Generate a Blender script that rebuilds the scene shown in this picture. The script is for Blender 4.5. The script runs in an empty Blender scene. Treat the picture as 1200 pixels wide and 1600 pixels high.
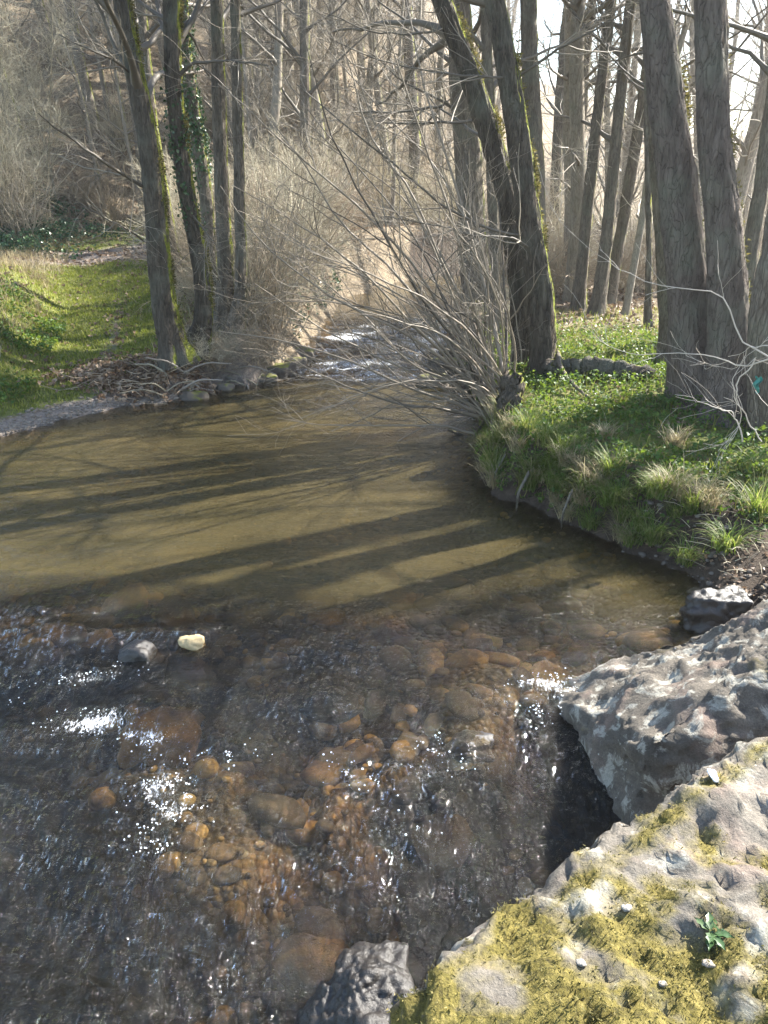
import bpy, math, random
import numpy as np
from mathutils import Vector, Matrix

# ------------------------------------------------------------------ camera, sky, sun, exposure
FPX, PITCH, CAMZ = 1232.0, math.radians(22.1), 2.5
SUN_AZ, SUN_EL = math.radians(57), math.radians(38)
scn = bpy.context.scene
col = scn.collection
cam_d = bpy.data.cameras.new('camera'); cam = bpy.data.objects.new('camera', cam_d); col.objects.link(cam)
cam_d.sensor_fit = 'VERTICAL'; cam_d.sensor_height = 24; cam_d.lens = 24 * FPX / 1600
cam_d.clip_start = 0.05; cam_d.clip_end = 2000
cam.location = (0, 0, CAMZ); cam.rotation_euler = (math.pi / 2 - PITCH, 0, 0)
scn.camera = cam
world = bpy.data.worlds.new('World'); scn.world = world; world.use_nodes = True
wn = world.node_tree; wn.nodes.clear()
wo = wn.nodes.new('ShaderNodeOutputWorld'); wb = wn.nodes.new('ShaderNodeBackground')
sky = wn.nodes.new('ShaderNodeTexSky'); sky.sky_type = 'NISHITA'; sky.sun_disc = False
sky.sun_elevation = SUN_EL; sky.sun_rotation = SUN_AZ; sky.dust_density = 1.0; sky.air_density = 1.2
wb.inputs['Strength'].default_value = 0.10
wn.links.new(sky.outputs[0], wb.inputs[0]); wn.links.new(wb.outputs[0], wo.inputs[0])
SUNV = Vector((math.sin(SUN_AZ) * math.cos(SUN_EL), math.cos(SUN_AZ) * math.cos(SUN_EL), math.sin(SUN_EL)))
sl = bpy.data.lights.new('sun', 'SUN'); so = bpy.data.objects.new('sun', sl); col.objects.link(so)
sl.energy = 5.0; sl.angle = math.radians(0.5); sl.color = (1.0, 0.95, 0.86)
so.rotation_euler = SUNV.to_track_quat('Z', 'Y').to_euler(); so.location = (20, 20, 30)
scn.view_settings.view_transform = 'Standard'; scn.view_settings.look = 'None'
scn.view_settings.gamma = 1; scn.view_settings.use_curve_mapping = False
scn.view_settings.exposure = 2.35
cy = scn.cycles
cy.max_bounces = 8; cy.transparent_max_bounces = 12; cy.diffuse_bounces = 3; cy.glossy_bounces = 3
cy.transmission_bounces = 3; cy.volume_bounces = 0
cy.use_denoising = True
try: cy.denoiser = 'OPENIMAGEDENOISE'
except Exception: pass

# ------------------------------------------------------------------ helpers
RNG = np.random.default_rng(11)
def rng(s): return np.random.default_rng(s)
CP, SP = math.cos(PITCH), math.sin(PITCH)
def ray(px, py):
    xc, yc = (px - 600) / FPX, (800 - py) / FPX
    return np.array([xc, CP + yc * SP, -SP + yc * CP])
def at_z(px, py, z=0.0):
    d = ray(px, py); t = (z - CAMZ) / d[2]
    return np.array([d[0] * t, d[1] * t, z])
def at_Y(px, py, Y):
    d = ray(px, py); t = Y / d[1]
    return np.array([d[0] * t, Y, CAMZ + d[2] * t])

_p = rng(5).permutation(512).astype(np.int64)
_perm = np.concatenate([_p, _p])
_g = rng(6).normal(size=(512, 3)); _g /= np.linalg.norm(_g, axis=1)[:, None]
def perlin(x, y, z=0.0):
    x, y, z = np.broadcast_arrays(np.asarray(x, float), np.asarray(y, float), np.asarray(z, float))
    xi, yi, zi = np.floor(x).astype(np.int64), np.floor(y).astype(np.int64), np.floor(z).astype(np.int64)
    xf, yf, zf = x - xi, y - yi, z - zi
    u, v, w = (f * f * f * (f * (f * 6 - 15) + 10) for f in (xf, yf, zf))
    r = 0
    for dx in (0, 1):
        for dy in (0, 1):
            for dz in (0, 1):
                h = _perm[(_perm[((xi + dx) & 511)] + yi + dy) & 511]
                h = _perm[(h + zi + dz) & 511]
                g = _g[h]
                d = g[..., 0] * (xf - dx) + g[..., 1] * (yf - dy) + g[..., 2] * (zf - dz)
                r = r + d * (u if dx else 1 - u) * (v if dy else 1 - v) * (w if dz else 1 - w)
    return r * 1.6
def fbm(x, y, z=0.0, o=4, ga=0.5):
    r, a, f = 0, 1.0, 1.0
    for i in range(o):
        r = r + a * perlin(x * f + 17.3 * i, y * f + 5.1 * i, z * f if not np.isscalar(z) else z + 3.7 * i)
        a *= ga; f *= 2.03
    return r
def sstep(a, b, x):
    t = np.clip((x - a) / (b - a), 0, 1); return t * t * (3 - 2 * t)

def make_mesh(name, V, faces, mats=(), smooth=True, attrs=None, face_mat=None):
    """faces: list of int arrays (n,3) or (n,4)"""
    me = bpy.data.meshes.new(name)
    V = np.ascontiguousarray(V, dtype=np.float32)
    if isinstance(faces, np.ndarray): faces = [faces]
    faces = [f for f in faces if len(f)]
    loops = np.concatenate([f.reshape(-1) for f in faces]).astype(np.int32)
    sizes = np.concatenate([np.full(len(f), f.shape[1]) for f in faces]).astype(np.int32)
    starts = np.concatenate([[0], np.cumsum(sizes)[:-1]]).astype(np.int32)
    me.vertices.add(len(V)); me.vertices.foreach_set('co', V.ravel())
    me.loops.add(len(loops)); me.loops.foreach_set('vertex_index', loops)
    me.polygons.add(len(sizes)); me.polygons.foreach_set('loop_start', starts)
    me.polygons.foreach_set('loop_total', sizes)
    me.polygons.foreach_set('use_smooth', np.full(len(sizes), smooth, dtype=bool))
    for m in mats: me.materials.append(m)
    if face_mat is not None: me.polygons.foreach_set('material_index', face_mat.astype(np.int32))
    for k, a in (attrs or {}).items():
        at = me.attributes.new(k, 'FLOAT', 'POINT'); at.data.foreach_set('value', np.asarray(a, np.float32))
    me.update(calc_edges=True); me.validate()
    return me
def link(name, me, parent=None, loc=None, label=None, cat=None, group=None, kind=None):
    o = bpy.data.objects.new(name, me); col.objects.link(o)
    if parent is not None: o.parent = parent
    if loc is not None: o.location = loc
    if label: o['label'] = label
    if cat: o['category'] = cat
    if group: o['group'] = group
    if kind: o['kind'] = kind
    return o
def copy_tree(root, loc, rotz=0.0, scale=1.0, label=None, group=None):
    c = root.copy(); col.objects.link(c)
    c.location = loc; c.rotation_euler = (0, 0, rotz)
    c.scale = (scale,) * 3 if np.isscalar(scale) else scale
    if label: c['label'] = label
    if group: c['group'] = group
    for ch in list(root.children):
        d = ch.copy(); col.objects.link(d); d.parent = c
    return c

def norm(v): return v / (np.linalg.norm(v, axis=-1, keepdims=True) + 1e-9)
class Geo:
    """collects vertex / face arrays for one mesh"""
    def __init__(s): s.V, s.F3, s.F4, s.n, s.A = [], [], [], 0, []
    def add(s, V, F, a=None):
        V = np.asarray(V).reshape(-1, 3)
        (s.F3 if F.shape[1] == 3 else s.F4).append(F + s.n)
        s.V.append(V); s.A.append(np.broadcast_to(0.5 if a is None else a, (len(V),)))
        s.n += len(V)
    def mesh(s, name, mats, smooth=True, off=None):
        V = np.concatenate(s.V)
        if off is not None: V = V - np.asarray(off)
        fs = []
        if s.F3: fs.append(np.concatenate(s.F3))
        if s.F4: fs.append(np.concatenate(s.F4))
        return make_mesh(name, V, fs, mats, smooth, {'tint': np.concatenate(s.A)})
def tubes(P, R, sides, a=None):
    """P (N,K,3) R (N,K) -> verts, quads"""
    N, K, _ = P.shape
    T = norm(np.gradient(P, axis=1))
    m = norm(P[:, -1] - P[:, 0]); ref = np.where(np.abs(m[:, 2:3]) < 0.8, [[0, 0, 1.0]], [[1.0, 0, 0]])
    n1 = norm(np.cross(T, ref[:, None, :])); n2 = np.cross(T, n1)
    th = np.arange(sides) * 2 * np.pi / sides
    V = P[:, :, None, :] + R[:, :, None, None] * (np.cos(th)[None, None, :, None] * n1[:, :, None, :] + np.sin(th)[None, None, :, None] * n2[:, :, None, :])
    b = (np.arange(N) * K * sides)[:, None, None] + (np.arange(K - 1) * sides)[None, :, None]
    j = np.arange(sides)[None, None, :]; j2 = (j + 1) % sides
    F = np.stack([b + j, b + j2, b + sides + j2, b + sides + j], -1).reshape(-1, 4)
    A = None if a is None else np.repeat(a, K * sides)
    return V.reshape(-1, 3), F, A
def sample(P, R, t):
    """P (N,K,3), t (N,M) in 0..1 -> pos, tangent, radius"""
    K = P.shape[1]; f = np.clip(t, 0, 0.9999) * (K - 1); i = f.astype(int); w = (f - i)[..., None]
    n = np.arange(P.shape[0])[:, None]
    a, b = P[n, i], P[n, i + 1]
    return a * (1 - w) + b * w, norm(b - a), R[n, i] * (1 - w[..., 0]) + R[n, i + 1] * w[..., 0]
def spawn(g, P, R, m, t0, t1, L, ang, K, rs, up=0.0, jit=0.15, rk=0.6, rmax=9, rtip=0.3, bias=None, lt=0.6):
    N = P.shape[0]
    t = t0 + (t1 - t0) * g.random((N, m))
    pos, tan, r = sample(P, R, t)
    pos, tan, r, t = pos.reshape(-1, 3), tan.reshape(-1, 3), r.ravel(), t.ravel()
    rnd = norm(g.normal(size=tan.shape) + (0 if bias is None else np.asarray(bias)))
    perp = norm(rnd - (rnd * tan).sum(-1, keepdims=True) * tan)
    a = np.radians(ang[0] + (ang[1] - ang[0]) * g.random(len(t)))[:, None]
    d = norm(tan * np.cos(a) + perp * np.sin(a))
    ln = (L[0] + (L[1] - L[0]) * g.random(len(t))) * (1 - lt * (t - t0) / max(t1 - t0, 1e-6))
    Q = np.zeros((len(t), K, 3)); Q[:, 0] = pos
    for k in range(1, K):
        d = norm(d + g.normal(size=d.shape) * jit + np.array([0, 0, up]))
        Q[:, k] = Q[:, k - 1] + d * (ln / (K - 1))[:, None]
    r0 = np.minimum(r * rk, rmax)
    r0 = np.minimum(r0, ln * rs)
    RR = r0[:, None] * np.linspace(1, rtip, K)[None, :]
    return Q, RR

# ------------------------------------------------------------------ node materials
class NT:
    def __init__(s, name):
        s.m = bpy.data.materials.new(name); s.m.use_nodes = True; s.t = s.m.node_tree; s.t.nodes.clear()
        s.out = s.n('ShaderNodeOutputMaterial')
    def n(s, typ, **kw):
        x = s.t.nodes.new(typ)
        for k, v in kw.items(): setattr(x, k, v)
        return x
    def l(s, a, b): s.t.links.new(a, b)
    def setin(s, x, name, v):
        i = x.inputs[name]
        if hasattr(v, 'links') or hasattr(v, 'is_output'): s.l(v, i)
        else: i.default_value = v
    def coord(s, kind='Object', scale=(1, 1, 1), rot=(0, 0, 0)):
        c = s.n('ShaderNodeTexCoord'); m = s.n('ShaderNodeMapping')
        m.inputs['Scale'].default_value = scale; m.inputs['Rotation'].default_value = rot
        s.l(c.outputs[kind], m.inputs[0]); return m.outputs[0]
    def geo_pos(s, scale=(1, 1, 1), rot=(0, 0, 0)):
        c = s.n('ShaderNodeNewGeometry'); m = s.n('ShaderNodeMapping')
        m.inputs['Scale'].default_value = scale; m.inputs['Rotation'].default_value = rot
        s.l(c.outputs['Position'], m.inputs[0]); return m.outputs[0]
    def noise(s, co, scale, detail=4, rough=0.55, dist=0.0):
        x = s.n('ShaderNodeTexNoise'); s.l(co, x.inputs['Vector'])
        x.inputs['Scale'].default_value = scale; x.inputs['Detail'].default_value = detail
        x.inputs['Roughness'].default_value = rough; x.inputs['Distortion'].default_value = dist
        return x.outputs['Fac']
    def vor(s, co, scale, feat='F1', out='Distance', rnd=1.0):
        x = s.n('ShaderNodeTexVoronoi', feature=feat); s.l(co, x.inputs['Vector'])
        x.inputs['Scale'].default_value = scale; x.inputs['Randomness'].default_value = rnd
        return x.outputs[out]
    def ramp(s, fac, stops):
        x = s.n('ShaderNodeValToRGB'); e = x.color_ramp.elements
        while len(e) < len(stops): e.new(0.5)
        for q, (p, c) in zip(e, stops):
            q.position = p; q.color = (*c, 1) if len(c) == 3 else c
        s.l(fac, x.inputs[0]); return x.outputs[0]
    def rng(s, v, a, b, c=0.0, d=1.0):
        x = s.n('ShaderNodeMapRange'); s.l(v, x.inputs[0])
        for i, q in zip((1, 2, 3, 4), (a, b, c, d)): x.inputs[i].default_value = q
        return x.outputs[0]
    def mix(s, f, a, b, mode='MIX'):
        x = s.n('ShaderNodeMix', data_type='RGBA', blend_type=mode)
        s.setin(x, 0, f)
        for i, v in ((6, a), (7, b)):
            if isinstance(v, tuple): x.inputs[i].default_value = (*v, 1)
            else: s.l(v, x.inputs[i])
        return x.outputs[2]
    def math(s, op, a, b=0.0):
        x = s.n('ShaderNodeMath', operation=op)
        for i, v in enumerate((a, b)):
            if isinstance(v, (int, float)): x.inputs[i].default_value = v
            else: s.l(v, x.inputs[i])
        return x.outputs[0]
    def attr(s, name):
        x = s.n('ShaderNodeAttribute', attribute_name=name); return x.outputs['Fac']
    def objrand(s): return s.n('ShaderNodeObjectInfo').outputs['Random']
    def bump(s, h, strength=0.5, dist=0.02, nrm=None):
        x = s.n('ShaderNodeBump'); x.inputs['Strength'].default_value = strength; x.inputs['Distance'].default_value = dist
        s.l(h, x.inputs['Height'])
        if nrm is not None: s.l(nrm, x.inputs['Normal'])
        return x.outputs[0]
    def bsdf(s, colr, rough=0.85, nrm=None, spec=0.3):
        x = s.n('ShaderNodeBsdfPrincipled')
        if isinstance(colr, tuple): x.inputs['Base Color'].default_value = (*colr, 1)
        else: s.l(colr, x.inputs['Base Color'])
        s.setin(x, 'Roughness', rough); x.inputs['Specular IOR Level'].default_value = spec
        if nrm is not None: s.l(nrm, x.inputs['Normal'])
        return x.outputs[0]
    def done(s, sh): s.l(sh, s.out.inputs['Surface']); return s.m
    def facing(s, v):
        """how far the true normal points along v (0..1)"""
        g = s.n('ShaderNodeNewGeometry'); d = s.n('ShaderNodeVectorMath', operation='DOT_PRODUCT')
        s.l(g.outputs['Normal'], d.inputs[0]); d.inputs[1].default_value = v; return d.outputs['Value']

def mat_bark(name, c0, c1, moss=0.5, plates=False, bstr=0.9):
    t = NT(name)
    co = t.coord('Object', (1, 1, 0.2 if not plates else 0.26))
    dn = t.n('ShaderNodeTexNoise'); t.l(co, dn.inputs['Vector']); dn.inputs['Scale'].default_value = 7; dn.inputs['Detail'].default_value = 4
    dv = t.n('ShaderNodeVectorMath', operation='MULTIPLY_ADD'); t.l(dn.outputs['Color'], dv.inputs[0]); dv.inputs[1].default_value = (.26, .26, .26); t.l(co, dv.inputs[2]); cd = dv.outputs[0]
    n1 = t.noise(co, 14, 6, 0.65, 0.6); n2 = t.noise(co, 60, 5, 0.6)
    if plates:
        v = t.vor(cd, 19, 'DISTANCE_TO_EDGE'); cr = t.rng(t.math('ADD', v, t.math('MULTIPLY', n2, .06)), 0.02, 0.085)
        h = t.math('ADD', t.math('MULTIPLY', cr, 0.4), t.math('MULTIPLY', n1, 1.0))
    else:
        v = t.vor(cd, 26, 'DISTANCE_TO_EDGE'); cr = t.rng(v, 0.0, 0.2)
        h = t.math('ADD', t.math('MULTIPLY', cr, 0.45), t.math('MULTIPLY', n1, 0.6))
    h = t.math('ADD', h, t.math('MULTIPLY', n2, 0.25))
    c = t.mix(t.rng(n1, 0.3, 0.7), c0, c1)
    dark = tuple(x * 0.45 for x in c0)
    c = t.mix(t.rng(cr, 0.0, 0.6, 0.22 if plates else 0.5, 0.0), c, dark)
    big = t.noise(t.coord('Object'), 2.2, 4, 0.6)
    c = t.mix(t.rng(big, 0.5, 0.75, 0, 0.6), c, (0.15, 0.16, 0.12))       # grey-green lichen film
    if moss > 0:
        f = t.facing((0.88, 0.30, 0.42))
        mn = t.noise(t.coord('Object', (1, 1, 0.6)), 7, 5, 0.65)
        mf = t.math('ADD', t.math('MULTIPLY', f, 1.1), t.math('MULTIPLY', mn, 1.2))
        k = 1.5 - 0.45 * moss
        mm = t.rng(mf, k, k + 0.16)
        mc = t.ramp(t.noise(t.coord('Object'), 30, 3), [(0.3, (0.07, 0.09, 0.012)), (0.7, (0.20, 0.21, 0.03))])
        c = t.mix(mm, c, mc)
    return t.done(t.bsdf(c, 0.9, t.bump(h, bstr, 0.03 if plates else 0.018), 0.2))
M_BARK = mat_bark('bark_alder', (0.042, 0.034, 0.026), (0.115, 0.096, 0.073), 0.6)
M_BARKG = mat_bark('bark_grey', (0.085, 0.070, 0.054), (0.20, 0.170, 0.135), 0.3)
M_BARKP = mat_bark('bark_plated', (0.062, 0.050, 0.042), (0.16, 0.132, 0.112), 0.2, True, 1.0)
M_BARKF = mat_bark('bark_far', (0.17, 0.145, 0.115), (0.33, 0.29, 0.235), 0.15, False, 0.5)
def mat_twig(name, c0, c1):
    t = NT(name)
    c = t.mix(t.noise(t.coord('Object'), 3.0, 3), c0, c1)
    c = t.mix(t.math('MULTIPLY', t.attr('tint'), 0.5), c, c1)
    c = t.mix(t.rng(t.attr('tint'), 0.1, 0.22, 0.75, 0.0), c, tuple(x * .42 for x in c0))
    return t.done(t.bsdf(c, 0.6, None, 0.45))
M_TWIG = mat_twig('twig_grey', (0.12, 0.098, 0.072), (0.28, 0.24, 0.18))
M_TWIGP = mat_twig('twig_pale', (0.32, 0.27, 0.18), (0.56, 0.50, 0.36))
M_TWIGR = mat_twig('twig_russet', (0.19, 0.14, 0.092), (0.40, 0.32, 0.215))
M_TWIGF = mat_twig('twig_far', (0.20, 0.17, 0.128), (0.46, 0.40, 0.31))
def mat_leaf(name, cols, trans=0.5, scale=6.0, rough=0.5):
    t = NT(name)
    f = t.math('ADD', t.math('MULTIPLY', t.attr('tint'), 0.7), t.math('MULTIPLY', t.noise(t.geo_pos(), scale, 3), 0.3))
    c = t.ramp(f, [(i / (len(cols) - 1) * 0.8 + 0.1, q) for i, q in enumerate(cols)])
    b = t.bsdf(c, rough, None, 0.35)
    tr = t.n('ShaderNodeBsdfTranslucent'); t.l(t.mix(0.35, c, (0.25, 0.30, 0.02)) if trans > 0.4 else c, tr.inputs[0])
    mx = t.n('ShaderNodeMixShader'); mx.inputs[0].default_value = trans
    t.l(b, mx.inputs[1]); t.l(tr.outputs[0], mx.inputs[2])
    return t.done(mx.outputs[0])
M_GRASS = mat_leaf('grass_blades', [(0.09, 0.12, 0.02), (0.21, 0.24, 0.04), (0.38, 0.34, 0.13)], 0.5, 1.5)
M_HERB = mat_leaf('herb_leaves', [(0.025, 0.065, 0.012), (0.055, 0.12, 0.02), (0.12, 0.19, 0.035)], 0.45, 3)
M_DRY = mat_leaf('dry_grass', [(0.20, 0.16, 0.08), (0.33, 0.27, 0.15), (0.42, 0.37, 0.22)], 0.35, 4)
M_TUFT = mat_leaf('tuft_blades', [(0.05, 0.10, 0.02), (0.12, 0.19, 0.03), (0.36, 0.31, 0.16)], 0.5, 2)
M_LITTER = mat_leaf('leaf_litter', [(0.09, 0.055, 0.035), (0.20, 0.13, 0.08), (0.34, 0.26, 0.18)], 0.25, 2)
M_IVY = mat_leaf('ivy_leaves', [(0.018, 0.05, 0.015), (0.04, 0.085, 0.03), (0.09, 0.13, 0.06)], 0.2, 5, 0.3)
M_MOSS = mat_leaf('moss_fluff', [(0.040, 0.034, 0.016), (0.10, 0.095, 0.028), (0.17, 0.145, 0.042), (0.31, 0.255, 0.10)], 0.3, 9, 0.8)
M_CONIF = mat_leaf('conifer_needles', [(0.012, 0.03, 0.012), (0.03, 0.055, 0.02)], 0.2, 2)

def mat_ground():
    t = NT('ground'); co = t.geo_pos()
    n = t.noise(co, 1.3, 6, 0.6); nf = t.noise(co, 18, 6, 0.7); vf = t.vor(co, 14, 'F1', 'Color'); 
    lit = t.ramp(nf, [(0.28, (0.10, 0.078, 0.053)), (0.5, (0.27, 0.22, 0.15)), (0.72, (0.46, 0.39, 0.28))])
    lit = t.mix(0.5, lit, t.ramp(t.vor(co, 16, 'F1', 'Distance'), [(0.0, (0.36, 0.29, 0.20)), (0.6, (0.10, 0.07, 0.045))]))
    gr = t.ramp(t.noise(co, 8, 6, 0.7), [(0.3, (0.06, 0.07, 0.02)), (0.5, (0.14, 0.16, 0.04)), (0.75, (0.26, 0.23, 0.10))])
    gm = t.rng(t.math('ADD', t.attr('grass'), t.math('MULTIPLY', t.math('SUBTRACT', n, 0.5), 1.0)), 0.3, 0.65)
    c = t.mix(gm, lit, gr)
    mud = t.ramp(t.noise(co, 9, 6, 0.7), [(0.3, (0.030, 0.022, 0.016)), (0.7, (0.10, 0.075, 0.055))])
    c = t.mix(t.rng(t.math('ADD', t.attr('mud'), t.math('MULTIPLY', t.math('SUBTRACT', nf, 0.5), 0.8)), 0.35, 0.6), c, mud)
    pth = t.ramp(t.noise(co, 25, 5, 0.7), [(0.3, (0.15, 0.12, 0.10)), (0.7, (0.33, 0.28, 0.235))])
    c = t.mix(t.rng(t.math('ADD', t.attr('path'), t.math('MULTIPLY', t.math('SUBTRACT', nf, 0.5), 0.7)), 0.35, 0.6), c, pth)
    h = t.math('ADD', nf, t.math('MULTIPLY', t.noise(co, 70, 4, 0.7), 0.5))
    return t.done(t.bsdf(c, 0.9, t.bump(h, 1.0, 0.05), 0.2))
M_GROUND = mat_ground()
def mat_bed():
    t = NT('riverbed'); co = t.geo_pos()
    v = t.vor(co, 9, 'F1', 'Color'); d = t.vor(co, 9, 'F1', 'Distance')
    v2 = t.vor(co, 23, 'F1', 'Color'); d2 = t.vor(co, 23, 'F1', 'Distance')
    cols = [(0.0, (0.10, 0.06, 0.02)), (0.35, (0.20, 0.13, 0.04)), (0.6, (0.27, 0.19, 0.07)), (0.8, (0.22, 0.20, 0.14)), (1.0, (0.32, 0.22, 0.09))]
    a = t.ramp(v, cols); b = t.ramp(v2, cols)
    c = t.mix(t.rng(t.noise(co, 3, 3), 0.4, 0.6), a, b)
    c = t.mix(t.rng(d2, 0.2, 0.6, 0, 0.6), c, (0.06, 0.04, 0.018))
    c = t.mix(t.rng(t.noise(co, 1.1, 5, 0.6), 0.45, 0.7, 0, 0.6), c, (0.09, 0.075, 0.03))
    c = t.mix(t.rng(t.noise(co, 0.9, 5, 0.65), 0.36, 0.52, 0, .92), c, (0.022, 0.02, 0.014))
    return t.done(t.bsdf(c, 0.8, t.bump(t.math('MULTIPLY', d2, -1.0), 0.8, 0.03), 0.2))
M_BED = mat_bed()
def mat_stone(name, cols, mossy=0.0, wet=False, attr=False):
    t = NT(name); co = t.coord('Object')
    r = t.attr('tint') if attr else t.objrand()
    c = t.ramp(r, [(i / (len(cols) - 1), q) for i, q in enumerate(cols)])
    n = t.noise(co, 9, 6, 0.65)
    c = t.mix(t.rng(n, 0.35, 0.7, 0.0, 0.55), c, t.mix(0.5, c, (0.05, 0.04, 0.03)))
    if name.startswith('bed'): c = t.mix(t.rng(t.noise(t.geo_pos(), 1.6, 5, 0.65), 0.44, 0.56, 0, .85), c, (0.024, 0.021, 0.015))
    if mossy:
        f = t.math('ADD', t.facing((0.2, 0.0, 0.9)), t.math('MULTIPLY', t.noise(co, 6, 5, 0.7), 1.2))
        c = t.mix(t.rng(f, 1.55 - mossy, 1.75 - mossy), c, (0.15, 0.16, 0.03))
    return t.done(t.bsdf(c, 0.38 if wet else 0.8, t.bump(t.noise(co, 25, 6, 0.7), 0.6, 0.02), 0.5 if wet else 0.25))
BEDC = [(0.07, 0.048, 0.022), (0.36, 0.24, 0.08), (0.14, 0.11, 0.06), (0.44, 0.31, 0.11), (0.08, 0.065, 0.045), (0.27, 0.185, 0.07), (0.24, 0.20, 0.12), (0.05, 0.042, 0.03)]
M_BEDST = mat_stone('bed_stone', BEDC)
M_BEDSTA = mat_stone('bed_pebbles', BEDC, attr=True)
M_GRAVEL = mat_stone('gravel', [(0.11, 0.09, 0.07), (0.22, 0.185, 0.15), (0.16, 0.125, 0.095), (0.28, 0.24, 0.195)], attr=True)
M_STONE = mat_stone('bank_stone', [(0.08, 0.068, 0.055), (0.17, 0.148, 0.12), (0.12, 0.10, 0.08)], 0.18)
M_WETROCK = mat_stone('wet_rock', [(0.014, 0.013, 0.013), (0.032, 0.029, 0.027)], 0, True)
M_YELLOW = mat_stone('yellow_stone', [(0.46, 0.35, 0.19), (0.46, 0.35, 0.19)], 0, False)

M_CHIP = mat_stone('chip', [(0.15, 0.13, 0.11), (0.28, 0.25, 0.21)])
M_QUARTZ = mat_stone('quartz', [(0.20, 0.19, 0.17), (0.30, 0.29, 0.26)])
def mat_boulder(name, base0, base1, lichen=0.5):
    t = NT(name); co = t.coord('Object')
    n = t.noise(co, 2.6, 8, 0.65, 0.4); n2 = t.noise(co, 16, 8, 0.7); n3 = t.noise(co, 55, 6, 0.7)
    c = t.mix(t.rng(n, 0.35, 0.68), base0, base1)
    c = t.mix(t.rng(n2, 0.30, 0.50, 0.75, 0.0), c, (0.055, 0.048, 0.042))
    c = t.mix(t.rng(t.noise(co, 4.5, 6, 0.6), 0.52, 0.68, 0, 0.5), c, (0.23, 0.165, 0.135))
    lv = t.vor(co, 11, 'SMOOTH_F1'); ln = t.noise(co, 7, 6, 0.75, 0.8)
    lf = t.rng(t.math('ADD', t.math('MULTIPLY', lv, -0.35), ln), 0.42 - 0.06 * lichen, 0.50 - 0.06 * lichen)
    c = t.mix(t.math('MULTIPLY', lf, 0.75), c, (0.33, 0.32, 0.275))
    sp = t.rng(t.vor(co, 26), 0.10, 0.13, 1, 0)
    spm = t.math('MULTIPLY', sp, t.rng(t.noise(co, 3.4, 3), 0.5, 0.58))
    c = t.mix(spm, c, (0.42, 0.41, 0.37))
    mo = t.math('ADD', t.attr('moss'), t.math('MULTIPLY', t.math('SUBTRACT', n2, 0.5), 0.7))
    mc = t.ramp(n3, [(0.3, (0.045, 0.038, 0.016)), (0.52, (0.12, 0.10, 0.025)), (0.75, (0.25, 0.20, 0.07))])
    c = t.mix(t.rng(mo, 0.30, 0.70), c, mc)
    gr = t.noise(co, 120, 4, 0.8); c = t.mix(0.5, c, t.ramp(gr, [(0.3, (0.25, 0.25, 0.25)), (0.7, (0.85, 0.85, 0.85))]), 'OVERLAY')
    h = t.math('ADD', t.math('MULTIPLY', n2, 1.0), t.math('MULTIPLY', n3, 0.45))
    return t.done(t.bsdf(c, 0.88, t.bump(t.math('ADD', h, t.math('MULTIPLY', gr, 0.15)), 0.9, 0.018), 0.2))
M_BOULDER = mat_boulder('boulder_stone', (0.065, 0.057, 0.047), (0.165, 0.145, 0.12), 0.6)
M_BOULDER2 = mat_boulder('boulder_slab', (0.095, 0.084, 0.070), (0.195, 0.176, 0.148), 0.3)

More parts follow.
